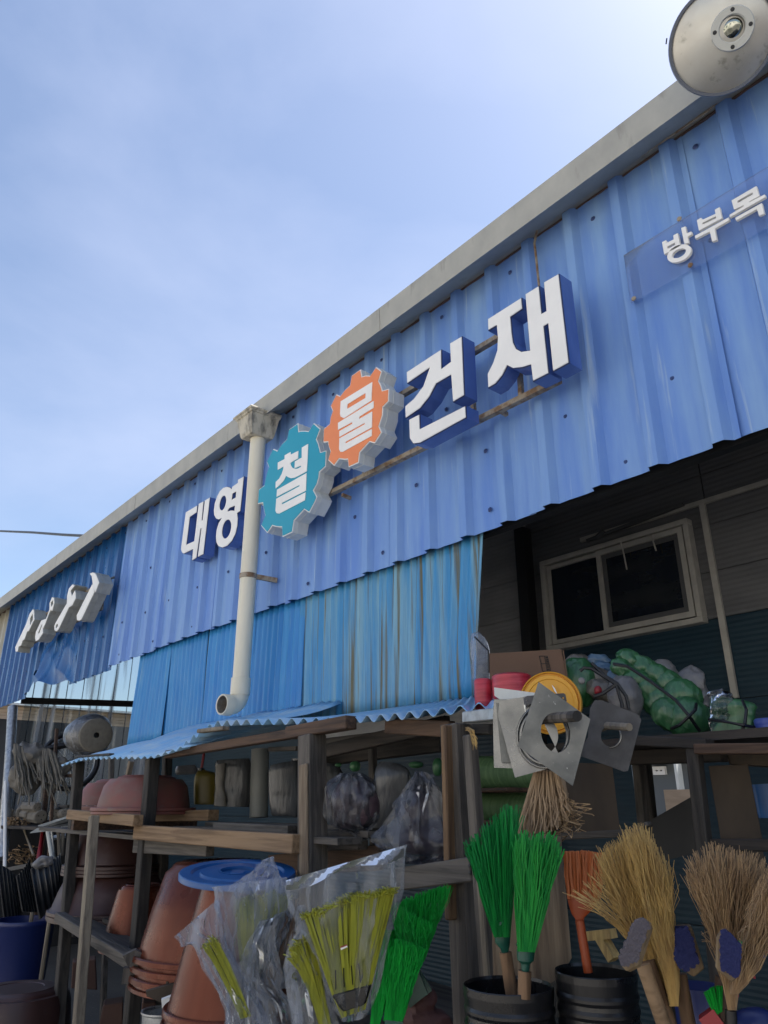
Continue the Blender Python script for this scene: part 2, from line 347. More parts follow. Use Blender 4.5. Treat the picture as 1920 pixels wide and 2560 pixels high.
# dark rust line of the flashing under the gutter
MB().box(-13, 4, -.010, .018, 4.080, 4.086).build('flashing', mat('rusty_flashing', (.09, .06, .05), .7, col2=(.14, .08, .06), scale=(6, 6, 6)), shop)
# roof and interior shell
MB().box(-5.9, 4, .06, 2.3, 4.10, 4.16).build('roof', M['ceil'], shop)
MB().box(-13.2, -5.9, .06, 2.2, 4.10, 4.16).build('roof', M['ceil'], shop)
MB().box(-6.2, 4, .075, .12, 2.70, 2.80).build('lintel', M['darkmetal'], shop)
MB().box(-2.2, 4, .12, .22, 2.78, 2.9).build('beam', M['darkmetal'], shop)
# inner wall with grooved boards
YW = 1.8
wallp = []
zed = [1.93, 2.15, 2.52, 2.80, 3.0, 3.22, 3.5, 4.1]
def board_panel(x0, x1, z0, z1, mt):
    n = max(4, int((z1-z0)/.03))*2
    MB().grid(lambda u, v: (x0+(x1-x0)*u, YW-(.0022 if int(v*n+.5) % 2 else 0), z0+(z1-z0)*v), 1, n, (0, .02, 0)).build('wall_board', mt, shop)
xsb = [-6.0, -3.4, -1.99, -.6, 1.2, 3.6]
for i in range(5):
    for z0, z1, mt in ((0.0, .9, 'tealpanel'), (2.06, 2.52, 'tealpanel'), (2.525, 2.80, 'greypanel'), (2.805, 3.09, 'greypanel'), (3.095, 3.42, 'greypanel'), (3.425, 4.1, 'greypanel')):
        if i == 0: mt = 'litpanel' if z0 >= 2.06 else 'tealpanel'  # boards behind the skirt coloured lighter, standing in for light that misses them
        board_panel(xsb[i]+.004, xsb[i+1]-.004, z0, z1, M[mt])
for x0, x1, z0, z1 in ((-9.9, -2.72, 0, 4.12), (-2.335, 3.6, 0, 4.12), (-2.72, -2.335, 0, 1.34), (-2.72, -2.335, 1.81, 4.12)): MB().box(x0, x1, YW+.025, YW+.06, z0, z1).build('wall_lining', M['ceil'], shop)
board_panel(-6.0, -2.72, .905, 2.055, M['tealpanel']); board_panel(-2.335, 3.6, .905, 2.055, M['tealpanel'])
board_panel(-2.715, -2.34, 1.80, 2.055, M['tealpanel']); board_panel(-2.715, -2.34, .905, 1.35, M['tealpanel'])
MB().beam((-3.39, YW-.05, 0), (-3.39, YW-.05, 3.45), .09, .09).build('post', M['darkmetal'], shop)
MB().beam((-2.0, YW-.02, 2.06), (-2.0, YW-.02, 3.24), .035, .022).build('trim_strip', M['winframe'], shop)
MB().beam((-.62, YW-.02, 2.06), (-.62, YW-.02, 3.24), .035, .022).build('trim_strip', M['winframe'], shop)
MB().beam((-2.9, YW-.02, 3.235), (3.6, YW-.02, 3.235), .02, .03).build('trim_strip', M['winframe'], shop)
MB().box(3.6, 3.7, .1, 1.9, 0, 4.1).build('side_wall', M['greypanel'], shop)
# sliding window
c5 = lambda x, y: P('c5', x, y, YW)
q = [c5(440, 475), c5(1245, 195), c5(1345, 760), c5(550, 915)]
wx0, wx1, wz0, wz1 = -3.24, -2.09, 2.5, 3.15
win = MB()
def frame(b, x0, x1, z0, z1, t, y0, y1):
    b.box(x0, x1, y0, y1, z1-t, z1); b.box(x0, x1, y0, y1, z0, z0+t); b.box(x0, x0+t, y0, y1, z0+t, z1-t); b.box(x1-t, x1, y0, y1, z0+t, z1-t)
frame(win, wx0, wx1, wz0, wz1, .034, YW-.07, YW-.004)
win = win.build('window', M['winframe'], shop, bevel=.003, label='sliding window in the dark wall with ivory aluminium frame')
b = MB(); frame(b, wx0+.043, -2.735, wz0+.043, wz1-.043, .028, YW-.045, YW-.02); b.build('frame', M['winframe'], win)
b = MB(); frame(b, -2.765, wx1-.043, wz0+.043, wz1-.043, .034, YW-.064, YW-.047); b.build('frame', M['winframe'], win)
b = MB(); frame(b, -2.728, wx1-.08, wz0+.08, wz1-.08, .03, YW-.055, YW-.05); b.build('frame', M['winframe2'], win)
MB().box(wx0+.073, -2.765, YW-.036, YW-.03, wz0+.073, wz1-.073).build('pane', M['glassdark'], win)
MB().box(-2.73, wx1-.079, YW-.048, YW-.046, wz0+.079, wz1-.079).build('pane', M['glassdark'], win)
# curtain rail above window
b = MB(); b.beam((-2.82, YW-.06, 3.20), (-2.1, YW-.06, 3.245), .03, .018); b.tube([(-2.72, YW-.09, 3.19), (-2.66, YW-.10, 3.215)], .018); b.build('awning_rail', M['winframe2'], shop)
for i, (x, z) in enumerate(((-2.55, 3.11), (-2.33, 3.10))):
    MB().tube([(x, YW-.085, z), (x+.012, YW-.09, z-.05), (x+.02, YW-.085, z-.19+.08*i)], .005, 5).build('dangling_tape', M['winframe'], win)
# screws on the sheets
sb = MB(); sb.lathe((0, 0, 0), [(0, -.007), (.006, -.006), (.007, -.003), (.012, 0)], 12, ax=(0, 1, 0))
sc0 = None
def screw(x, z, y=-.006):
    global sc0
    if sc0 is None:
        ORGs = ORG[shop]; me = bpy.data.meshes.new('screw'); me.from_pydata([tuple(v) for v in sb.v], [], sb.f); me.materials.append(M['screw']); sc0 = me
    o = bpy.data.objects.new('screw', sc0); COL.objects.link(o); o.parent = shop; o.location = Vector((x, y, z))-ORG[shop]; ORG[o] = ORG[shop]
k = 0
x = PH+.165-.25*34
while x < 1.4:
    i = round((x-PH)/.25)
    if x > -11:
        if i % 2: screw(x+U(-.02, .02), 3.99+U(-.03, .03))
        if i % 2 == 0: screw(x+U(-.02, .02), 3.05+U(-.05, .05))
        if i % 3 == 0: screw(x+U(-.03, .03), 3.47+U(-.06, .06))
        if x > -6.8 and i % 3 == 1: screw(x+U(-.03, .03), 2.76+U(-.01, .02))
    x += .25
# rusty frame bar that carries the letters, tails and stubs
bars = thing('sign_rail', 'thin rusty rail and stubs carrying the large letters on the blue wall', 'sign rail', (-2.4, -.09, 3.2))
def railp(n, x, y, Y=-.10): return P(n, x, y, Y)
b = MB(); b.beam(railp('c6', 960, 815), railp('c7', 1140, 905), .03, .026); b.build('rail', M['bar'], bars)
b = MB(); b.beam(railp('c6', 1420, 215), railp('c7', 760, 620), .03, .026); b.build('rail', M['bar'], bars)
for n, x, y, x2, y2 in (('c7', 878, 860, 890, 1000), ('c7', 575, 1060, 582, 1110), ('c6', 1218, 640, 1212, 680)):
    MB().beam(railp(n, x, y-40), railp(n, x2, y2+10), .02, .02).build('stub', M['bar'], bars)
for n, x, y in (('c7', 738, 1080), ('c6', 1080, 785)):
    p = railp(n, x, y); MB().beam(p+Vector((0, .0, -.015)), p+Vector((0, .06, -.02)), .018, .018).build('bracket', M['bar'], bars)

# ================================================================== SIGNS
YF = -.235
NF = Vector((0, -1, 0))
def letter(name, label, n, polys, holes=(), Y=YF, depth=.078, retm='ret', facem='letter', cat='sign letter', grp='raised white letters on the blue wall', trim=.004):
    pp = [[P(n, x, y, Y) for x, y in pl] for pl in polys]; hh = [[[P(n, x, y, Y) for x, y in h] for h in hs] for hs in (holes or [()]*len(polys))]
    allp = [p for l in pp for p in l]; c = sum(allp, Vector())/len(allp); c.z = min(p.z for p in allp)
    t = thing(name, label, cat, c, grp)
    body = MB(); face = MB(); edge = MB()
    for l, hs in zip(pp, hh):
        body.extr(l, (0, depth, 0), hs)
        edge.extr([p+Vector((0, -.004, 0)) for p in l], (0, .0035, 0), [[p+Vector((0, -.004, 0)) for p in h] for h in hs])
        fi = [p+Vector((0, -.008, 0)) for p in inset(l, trim, NF)]
        hi = [[p+Vector((0, -.008, 0)) for p in inset(h, -trim*.8, NF)] for h in hs]
        face.extr(fi, (0, .0035, 0), hi)
    body.build('letter_side', M[retm], t); edge.build('trim_edge', M['trim'], t); face.build('letter_face', M[facem], t)
    return t
def ell(cx, cy, a, b, rot=0, n=28):
    return [(cx+a*math.cos(t)*math.cos(rot)-b*math.sin(t)*math.sin(rot), cy+a*math.cos(t)*math.sin(rot)+b*math.sin(t)*math.cos(rot)) for t in (2*math.pi*i/n for i in range(n))]
letter('letter_sign', 'rightmost large white letter 재 with blue sides', 'c7', [[(678, 515), (898, 375), (905, 450), (828, 503), (836, 600), (845, 665), (865, 705), (900, 724), (950, 716), (920, 355), (1012, 298), (1030, 478), (1056, 463), (1040, 278), (1140, 220), (1207, 800), (1100, 858), (1068, 550), (1044, 565), (1076, 868), (970, 922), (957, 815), (900, 832), (840, 838), (805, 820), (775, 880), (730, 935), (680, 965), (676, 872), (712, 800), (738, 720), (742, 640), (735, 560), (680, 592)]])
letter('letter_sign', 'large white letter 건 right of the orange gear', 'c7', [[(152, 858), (378, 710), (380, 835), (438, 792), (432, 672), (512, 625), (528, 1010), (452, 1055), (440, 880), (345, 935), (300, 1020), (240, 1095), (145, 1160), (142, 1080), (200, 1030), (260, 950), (300, 835), (155, 935)], [(168, 1165), (237, 1130), (240, 1225), (535, 1075), (540, 1155), (240, 1320), (195, 1325), (172, 1290)]])
letter('letter_sign', 'leftmost white letter 대 on the periwinkle sheets', 'e1', Y=-.135, polys= [[(220, 920), (460, 775), (445, 925), (302, 1025), (270, 1300), (232, 1590), (395, 1515), (420, 1330), (450, 1060), (488, 745), (590, 690), (552, 1090), (570, 1080), (615, 675), (722, 610), (655, 1190), (585, 1790), (470, 1852), (545, 1255), (527, 1262), (440, 1868), (350, 1925), (372, 1690), (175, 1785), (145, 1765), (122, 1700), (125, 1640)]], trim=.003)
o1 = ell(948, 735, 150, 345, .17); 
letter('letter_sign', 'white letter 영 half hidden behind the ivory downpipe', 'e1', Y=-.135, polys=
       [[(1000, 410), (1080, 388), (1140, 405), (1172, 440), (1185, 390), (1300, 310), (1302, 245), (1425, 175), (1390, 540), (1350, 900), (1288, 940), (1300, 1050), (1290, 1200), (1250, 1370), (1180, 1510), (1080, 1620), (980, 1660), (900, 1635), (855, 1550), (845, 1420), (860, 1290), (900, 1150), (965, 1045), (905, 1080), (850, 1060), (810, 990), (800, 880), (820, 740), (870, 590), (930, 480)]],
       holes=[[ell(990, 730, 62, 150, .2, 20), ell(1068, 1270, 88, 195, .2, 22), [(1190, 540), (1265, 495), (1258, 610), (1175, 660)], [(1120, 840), (1240, 790), (1228, 885), (1160, 880), (1085, 905)]]], trim=.003)
# gears
teal = [(590, 215), (600, 330), (640, 318), (690, 318), (740, 325), (808, 212), (900, 290), (845, 435), (870, 490), (888, 560), (900, 615), (982, 590), (972, 810), (885, 890), (880, 960), (850, 1060), (805, 1140), (853, 1230), (830, 1290), (745, 1450), (675, 1405), (600, 1490), (535, 1560), (510, 1720), (375, 1785), (368, 1650), (330, 1650), (280, 1645), (235, 1628), (165, 1730), (80, 1628), (137, 1495), (118, 1400), (105, 1315), (35, 1330), (48, 1130), (128, 1070), (145, 970), (165, 890), (188, 825), (158, 748), (250, 568), (308, 595), (370, 500), (440, 432), (465, 300)]
orng = [(1193, 57), (1200, 100), (1225, 93), (1250, 95), (1285, 43), (1318, 68), (1300, 125), (1312, 150), (1322, 183), (1361, 172), (1358, 247), (1325, 280), (1322, 330), (1302, 393), (1318, 430), (1285, 480), (1275, 495), (1245, 487), (1215, 520), (1187, 550), (1180, 610), (1122, 637), (1117, 590), (1100, 592), (1065, 588), (1035, 628), (1000, 595), (1015, 545), (1005, 520), (1000, 488), (972, 490), (975, 410), (1010, 380), (1015, 340), (1028, 305), (1015, 275), (1050, 205), (1073, 215), (1100, 180), (1130, 152), (1140, 95)]
g_teal = [[(632, 548), (720, 495), (712, 690), (700, 875), (600, 930), (530, 965), (480, 970), (440, 955), (415, 935), (385, 1000), (330, 1060), (270, 1112), (272, 1022), (320, 975), (355, 910), (375, 850), (380, 808), (300, 855), (300, 755), (395, 705), (395, 655), (475, 608), (478, 645), (583, 592), (580, 695), (505, 738), (475, 760), (480, 790), (500, 825), (540, 843), (575, 838), (620, 815), (620, 795), (532, 835), (537, 738), (632, 685)],
          [(290, 1130), (697, 900), (688, 1142), (357, 1312), (355, 1335), (686, 1165), (675, 1275), (320, 1460), (285, 1455), (268, 1420), (280, 1255), (600, 1082), (603, 1062), (283, 1228)]]
g_or = [[(1133, 205), (1624, -97), (1624, -3), (1430, 118), (1423, 152), (1605, 48), (1600, 268), (1238, 468), (1238, 490), (1600, 290), (1598, 385), (1200, 605), (1165, 605), (1148, 570), (1152, 420), (1503, 225), (1503, 205), (1150, 400), (1152, 320), (1330, 218), (1328, 195), (1133, 302)]]
g_or2 = [[(1070, 245), (1257, 130), (1252, 240), (1090, 345), (1070, 335), (1066, 320)]]
def gear(label, n, outl, col, glyphs, Y=YF-.02):
    l = [P(n, x, y, Y) for x, y in outl]; c = sum(l, Vector())/len(l); c.z = min(p.z for p in l)
    t = thing('gear_sign', label, 'gear sign', c, 'gear shaped signs')
    MB().extr(l, (0, .10, 0)).build('gear_side', M['whitecan'], t)
    MB().extr([p+Vector((0, -.004, 0)) for p in l], (0, .0035, 0)).build('gear_outline', M['letter'], t)
    MB().extr([p+Vector((0, -.007, 0)) for p in inset(l, .0055, NF)], (0, .0025, 0)).build('gear_face', M[col], t)
    b = MB()
    for gn, gl, hs in glyphs: b.extr([P(gn, x, y, Y-.0105) for x, y in gl], (0, .003, 0), [[P(gn, x, y, Y-.0105) for x, y in h] for h in hs])
    b.build('lettering', M['letter'], t)
    # seam lip round the can
    MB().extr([p+Vector((0, .028, 0)) for p in inset(l, -.0025, NF)], (0, .003, 0)).build('seam_lip', M['whitecan'], t)
gear('teal gear shaped sign with white lettering 철 beside the downpipe', 'd8', teal, 'teal', [('d8', g, []) for g in g_teal], Y=YF+.015)
gear('orange gear shaped sign with white lettering 물', 'c6', orng, 'orange', [('d8', g_or[0], []), ('c6', g_or2[0], [[(1110, 262), (1218, 195), (1217, 225), (1108, 290)]])], Y=YF-.03)

# white tool-shaped cans on the dark sheets
def toolsign(label, polys, holes, depth=.13, Y=-.25):
    pp = [[P('d1', x, y, Y) for x, y in l] for l in polys]; al = [p for l in pp for p in l]; c = sum(al, Vector())/len(al); c.z = min(p.z for p in al)
    t = thing('tool_sign', label, 'tool sign', c, 'white tool shaped signs')
    for i, l in enumerate(pp):
        hs = [[P('d1', x, y, Y) for x, y in h] for h in holes[i]]
        MB().extr(l, (0, depth-.012*i, 0), hs).build('body', M['toolcan'], t, bevel=.002)
        MB().extr([p+Vector((0, .045, 0)) for p in inset(l, -.003, NF)], (0, .003, 0)).build('seam_lip', M['toolcan'], t)
        MB().extr([p+Vector((0, -.004, 0)) for p in inset(l, .004, NF)], (0, .0035, 0), [inset(h, -.003, NF) for h in [[p+Vector((0, -.004, 0)) for p in h] for h in hs]]).build('face', M['letter'], t)
toolsign('white hammer shaped sign, rightmost of the four tools', [[(1165, 175), (1205, 157), (1240, 170), (1260, 210), (1290, 290), (1270, 340), (1238, 425), (1222, 385), (1205, 325), (1198, 260), (1190, 215)], [(1200, 310), (1215, 345), (1228, 415), (1060, 770), (1030, 790), (1003, 785), (996, 720)]], [[], []])
toolsign('white open spanner shaped sign beside the hammer', [[(945, 312), (975, 330), (920, 400), (935, 465), (975, 390), (985, 425), (985, 500), (940, 590), (895, 620), (760, 905), (735, 930), (710, 915), (705, 860), (720, 820), (870, 560), (872, 470), (895, 370)]], [[ell(740, 855, 12, 26, .3, 12)]])
toolsign('white screwdriver shaped sign second from the left', [[(680, 478), (705, 490), (708, 560), (680, 660), (655, 655), (590, 830), (560, 890), (560, 950), (500, 1040), (465, 1055), (458, 1000), (470, 930), (540, 780), (600, 760), (645, 640), (645, 560)]], [[[(662, 555), (690, 520), (692, 570), (668, 610)], [(500, 940), (548, 830), (550, 850), (508, 960)]]])
toolsign('white saw shaped sign at the left end of the row', [[(430, 635), (445, 650), (450, 770), (375, 925), (355, 930), (345, 960), (320, 1030), (295, 1050), (275, 1110), (245, 1125), (232, 1190), (205, 1190), (200, 1130), (345, 820), (385, 700)]], [[[(392, 760), (428, 690), (430, 770), (395, 850)]]])
tr = thing('tool_sign_rail', 'rusty box rail holding the four white tool signs', 'sign rail', P('d1', 1300, 640, -.1))
b = MB(); b.beam(P('d1', 330, 1120, -.11), P('d1', 1315, 625, -.11), .03, .03); b.build('rail', M['bar'], tr)
b = MB(); b.beam(P('d1', 520, 750, -.11), P('d1', 1340, 300, -.11), .03, .03); b.build('rail', M['bar'], tr)
b = MB(); b.beam(P('d1', 1315, 625, -.11), P('d1', 1345, 330, -.11), .025, .025); b.build('upright', M['bar'], tr)
b = MB(); b.beam(P('d1', 1235, 600, -.11), P('d1', 1260, 400, -.11), .025, .025); b.build('upright', M['bar'], tr)
b = MB(); b.tube([P('d1', 1340, 240, -.12), P('d1', 1400, 250, -.10), P('d1', 1480, 225, -.03)], .012, 6); b.build('bracket', M['bar'], tr)
# small clear sign
YA = -.055
acr = thing('clear_sign', 'clear acrylic sign plate with small white lettering 방부목 at the upper right', 'sign', P('c8', 900, 1700, YA))
pz = [P('c8', 440, 1765, YA), P('c8', 510, 2085, YA)]
x0 = pz[0].x; zt = pz[0].z; zb = pz[1].z
MB().box(x0, 1.2, YA, YA+.004, zb, zt).build('plate', M['acrylic'], acr)
b = MB()
def g2(poly, *holes): b.extr([P('e2', x, y, YA-.014) for x, y in poly], (0, .012, 0), [[P('e2', x, y, YA-.014) for x, y in h] for h in holes])
g2([(88, 980), (148, 950), (160, 990), (262, 938), (255, 880), (320, 845), (360, 1030), (122, 1160)], [(165, 1045), (278, 985), (285, 1020), (172, 1080)])
g2([(372, 770), (435, 745), (455, 850), (520, 820), (532, 860), (467, 900), (487, 990), (420, 1005)])
g2(ell(342, 1145, 190, 115, -.48, 32), ell(340, 1145, 112, 58, -.48, 26))
g2([(605, 655), (668, 618), (682, 650), (880, 560), (870, 500), (940, 460), (977, 625), (635, 808)], [(687, 692), (888, 592), (892, 625), (690, 722)])
g2([(577, 885), (1075, 612), (1082, 655), (868, 778), (900, 945), (830, 970), (798, 820), (580, 930)])
g2([(1118, 362), (1485, 148), (1530, 295), (1385, 375), (1380, 390), (1610, 272), (1620, 312), (1090, 612), (1088, 575), (1298, 450), (1298, 432), (1155, 495)], [(1205, 368), (1428, 240), (1432, 275), (1210, 402)])
g2([(1172, 618), (1565, 400), (1600, 555), (1525, 590), (1495, 485), (1185, 660)])
b.build('lettering', M['letter'], acr)
for n, x, y in (('e2', 345, 635), ('e2', 508, 1320), ('c8', 510, 2065)):
    p = P(n, x, y, YA-.003); MB().lathe(p, [(0, -.006), (.008, -.005), (.011, 0)], 10, ax=(0, 1, 0)).build('screw', M['bar'], acr)

# downpipe
dp = thing('downpipe', 'ivory PVC downpipe with hopper and elbow between the letters and the teal gear', 'downpipe', (-4.045, -.185, 1.9))
PC = Vector((-4.045, -.185, 0)); pr = .052
MB().lathe(PC, [(pr, 2.14), (pr, 3.86)], 32, cap0=True, cap1=True).build('pipe', M['pvc'], dp, smooth=True)
for z0 in (2.86,):
    cl = MB().lathe(PC, [(pr+.001, z0-.016), (pr+.005, z0-.014), (pr+.005, z0+.014), (pr+.001, z0+.016)], 32).build('clamp', M['bar'], dp, smooth=True)
    MB().beam(PC+Vector((.03, .04, z0)), PC+Vector((.07, .17, z0-.01)), .02, .03).build('clamp_arm', M['bar'], dp)
# hopper
def ringq(x0, x1, y0, y1, z): return [(x0, y0, z), (x1, y0, z), (x1, y1, z), (x0, y1, z)]
h = MB(); cx, cy = PC.x, PC.y
h.rings([ringq(cx-.07, cx+.07, cy-.09, cy+.075, 3.835), ringq(cx-.078, cx+.078, cy-.10, cy+.085, 3.86), ringq(cx-.10, cx+.10, cy-.115, cy+.10, 3.975), ringq(cx-.108, cx+.108, cy-.125, cy+.105, 3.98), ringq(cx-.112, cx+.112, cy-.13, cy+.105, 3.992), ringq(cx-.125, cx+.125, cy-.14, cy+.105, 3.995), ringq(cx-.125, cx+.125, cy-.14, cy+.105, 4.01)])
h.build('hopper', M['hopper'], dp, bevel=.004)
MB().lathe(PC, [(pr+.001, 2.12), (pr+.007, 2.12), (pr+.007, 2.22), (pr+.001, 2.222)], 32).build('socket', M['pvc'], dp, smooth=True)
# elbow: bends towards the left-front, mouth faces the camera side
dirx = Vector((.12, -.99, 0)).normalized(); cen = PC+dirx*.066+Vector((0, 0, 2.13))
pts = [PC+Vector((0, 0, 2.15))]+[cen-dirx*.066*math.cos(a)+Vector((0, 0, -.075*math.sin(a))) for a in [R(i*11.25) for i in range(9)]]+[cen+dirx*.008+Vector((0, 0, -.075))]
MB().tube(pts, pr+.002, 28, cap=False).build('elbow', M['pvc'], dp, smooth=True)
e0 = pts[-1]; n_ = 32
MB().lathe(e0, [(pr-.001, .05), (pr+.006, .052), (pr+.009, .048), (pr+.009, -.01), (pr+.003, -.014)], n_, ax=dirx).build('mouth', M['pvc'], dp, smooth=True)
MB().lathe(e0, [(pr-.002, .05), (pr-.003, -.0), (pr-.02, -.06), (0, -.07)], n_, ax=dirx, cap1=False).build('bore', mat('pipe_bore', (.23, .21, .17), .7, col2=(.12, .10, .08), scale=(20, 20, 20)), dp, smooth=True)

# convex mirror
mc = CAM+ray(1804.5, 100)*(2.6/FPX); mn = Vector((math.cos(R(-65))*math.cos(R(-44)), math.sin(R(-65))*math.cos(R(-44)), math.sin(R(-44)))); mr_ = .174
mir = thing('convex_mirror', 'round grey convex mirror with dark rim cut off by the top right corner', 'mirror', mc)
MB().lathe(mc, [(0, .045), (mr_*.25, .043), (mr_*.5, .035), (mr_*.75, .021), (mr_*.95, .004)], 64, ax=mn).build('mirror_face', mat('dusty_mirror', (.50, .50, .47), .34, metal=.55, col2=(.44, .42, .38), scale=(5, 5, 5), rvar=.06, third=(.22, .22, .19), tscale=(18, 18, 18), tlo=.6, thi=.75), mir, smooth=2)
MB().lathe(mc, [(mr_*.93, .004), (mr_*.95, .012), (mr_, .012), (mr_*1.012, .0), (mr_, -.02), (0, -.05)], 64, ax=mn).build('rim', mat('mirror_rim', (.10, .115, .15), .35), mir, smooth=True)
cr = MB(); m2 = mc+RT*.031+UP*.03
m2 = m2-mn*((m2-mc).dot(mn))
cr.lathe(m2+mn*.040, [(.040, .004), (.044, .010), (.066, .010), (.069, .004), (.069, -.01)], 44, ax=mn); cr.build('flange_ring', mat('flange', (.52, .53, .50), .4), mir, smooth=True)
MB().lathe(m2+mn*.040, [(0, .010), (.015, .009), (.028, .004), (.040, -.008)], 36, ax=mn).build('centre_dome', mat('dome', (.42, .43, .38), .12, metal=1, col2=(.2, .22, .18), scale=(40, 40, 40)), mir, smooth=2)
u_ = mn.orthogonal().normalized(); v_ = mn.cross(u_)
for a in (20, 110, 200, 290):
    MB().lathe(m2+mn*.050+(u_*math.cos(R(a))+v_*math.sin(R(a)))*.056, [(0, .002), (.006, .0015), (.007, 0)], 10, ax=mn).build('bolt', M['darkmetal'], mir)
MB().tube([mc-mn*.04, mc-mn*.13+Vector((0, .08, .03)), Vector((mc.x+.05, -.02, mc.z+.10))], .018, 10).build('arm', M['silver'], mir)
MB().tube([P('d6', 160, 570, -.42), P('d6', 150, 650, -.42)], .0025, 6).build('wire_clip', M['cable'], mir)
# cables
MB().tube([P('s', -40, 1326, .5), P('s', 80, 1331, .5), P('s', 160, 1337, .5), P('s', 240, 1341, .5)], [.02]*4, 6).build('overhead_cable', M['cable'], label='black overhead cable running in from the left edge to the gutter', cat='cable')
cb = [P('c8', 1090, 700, -.04), P('c8', 1020, 770, -.04), P('c8', 750, 950, -.045), P('c8', 350, 1215, -.045), P('c8', 20, 1455, -.045), P('c7', 720, 150, -.045), P('s', 1345, 566, -.05), P('c7', 975, 20, -.045), P('c7', 990, 150, -.05), P('c7', 1005, 300, -.06)]
cb = [p for i, p in enumerate(cb) if i != 5]
MB().tube(cb, .006, 6).build('wire_conduit', M['bar'], label='thin rusty conduit wire under the gutter dropping to letter 재', cat='wire')
# ================================================================== YARD BEHIND AND BESIDE THE SHOP
M['woodg'] = wood('grey_old_wood', (.20, .175, .15), (.10, .088, .078), 'z')
M['woodgx'] = wood('grey_old_board', (.19, .17, .15), (.10, .09, .08), 'x')
M['woodt'] = wood('tan_fresh_wood', (.46, .30, .165), (.33, .20, .10), 'x', knots=(.10, .05, .025))
M['woodtz'] = wood('tan_post_wood', (.40, .31, .21), (.25, .18, .12), 'z', knots=(.09, .06, .04))
M['woodd'] = wood('dark_wet_wood', (.075, .066, .058), (.035, .031, .028), 'z')
M['wooddx'] = wood('dark_beam_wood', (.075, .06, .05), (.035, .03, .026), 'x')
M['woodb'] = wood('brown_beam_wood', (.17, .095, .055), (.09, .05, .032), 'x')
M['woodo'] = wood('orange_split_wood', (.33, .20, .10), (.20, .115, .06), 'z')
M['woodlight'] = wood('pale_strip_wood', (.42, .36, .27), (.30, .25, .19), 'z')
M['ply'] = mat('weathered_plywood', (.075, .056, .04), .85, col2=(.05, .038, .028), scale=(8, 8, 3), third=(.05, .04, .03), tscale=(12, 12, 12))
# clear corrugated side wall of the lean-to (runs into the depth of the lot)
cw = MB()
def clearw(u, v):
    y = .12+u*2.0; t = (y/.2) % 1
    return (-10-(.022 if t < .45 else 0)*min(1, min(t, .45-t)*20 if t < .45 else 1)+.012*noise.noise(Vector((y*3, v*4, 0))), y, .55+v*3.5)
cw.grid(clearw, 110, 12, (-.002, 0, 0)).build('clear_wall', M['clear'], shop, smooth=True, label='clear corrugated plastic side wall')
a = PX('c1', 140, 1222, -9.93); bq = PX('c1', 866, 1238, -9.93)
MB().beam((-9.93, .06, a.z), (-9.93, 2.1, bq.z+(bq.z-a.z)*.25), .05, .075).build('side_beam', M['cable'], shop, label='dark beam across the clear wall')
MB().box(-9.98, -9.95, .1, 2.05, 0, 1.35).build('lower_panel', M['ceil'], shop)
MB().beam((-9.9, 2.08, 0), (-9.9, 2.08, 4.1), .08, .08).build('post', M['darkmetal'], shop)
for z0, z1, mt in ((0, 1.4, 'tealpanel'), (1.405, 2.8, 'tealpanel'), (2.805, 4.1, 'greypanel')):
    board_panel(-9.86, -6.004, z0, z1, M[mt])
# neighbours seen through the clear wall
nh = thing('neighbour_house', 'low house with a tan sided wall behind the clear corrugated sheets', 'house', (-19, 3.5, 0))
zt_ = PX('c1', 200, 1258, -16).z; zb_ = PX('c1', 200, 1372, -16).z
MB().box(-22, -16.02, -1, 12, 0, zt_-.02).build('wall', M['housewall'], nh)
k = 0; z = zb_-.5
while z < zt_-.06:
    MB().box(-16.02, -16.0+.01*(k % 2), -.9, 11.9, z, z+.055).build('siding_board', M['housewall'], nh); z += .062; k += 1
MB().hexa([(-22.2, -1.2, zt_-.02), (-15.8, -1.2, zt_-.02), (-15.8, 12.2, zt_-.02), (-22.2, 12.2, zt_-.02)], [(-22.2, -1.2, zt_+.02), (-15.8, -1.2, zt_+.02), (-15.8, 12.2, zt_+.02), (-22.2, 12.2, zt_+.02)]).build('roof', M['silver'], nh)
MB().box(-12.2, -12.1, -2.0, 12, 0, PX('c1', 400, 1366, -12.1).z).build('dark_fence', M['darkwall'], label='dark sheet fence behind the clear corrugated wall', cat='fence')
# small house seen through the rear opening
gh = thing('grey_house', 'small pale grey house with a window seen through the dark shop opening', 'house', P('d5', 600, 1300, 9) - Vector((0, 0, P('d5', 600, 1300, 9).z)))
pA = P('d5', 300, 1190, 9); pB = P('d5', 745, 1400, 9)
MB().box(pA.x-1.5, pB.x+2.5, 9, 12, 0, P('d5', 400, 1200, 9).z).build('wall', M['housegrey'], gh)
p0 = P('d5', 475, 1232, 8.98); p1 = P('d5', 612, 1312, 8.98)
wf = MB(); frame(wf, p0.x, p1.x, p1.z, p0.z, .05, 8.93, 8.99); xm = (p0.x+p1.x)/2; wf.box(xm-.02, xm+.02, 8.93, 8.985, p1.z+.05, p0.z-.05)
wf = wf.build('window', M['white'], gh); MB().box(p0.x+.05, p1.x-.05, 8.97, 8.98, p1.z+.05, p0.z-.05).build('pane', M['glassdark'], wf)
p0 = P('d5', 715, 1200, 8.7); p1 = P('d5', 770, 1410, 8.7)
MB().box(p0.x, p1.x, 8.6, 8.75, 0, p0.z).build('pillar', M['whitecan'], gh)
MB().box(pA.x-1.5, pB.x+2.5, 8.7, 9, P('d5', 400, 1205, 9).z, P('d5', 400, 1190, 9).z).build('eaves', M['housegrey'], gh)
p0 = P('d5', 575, 1470, 5.5); p1 = P('d5', 900, 1570, 5.5)
MB().box(p0.x, p1.x+.6, 5.5, 5.6, .2, p0.z).build('tan_board', M['housewall'], label='sunlit tan board standing outside the rear opening', cat='board')

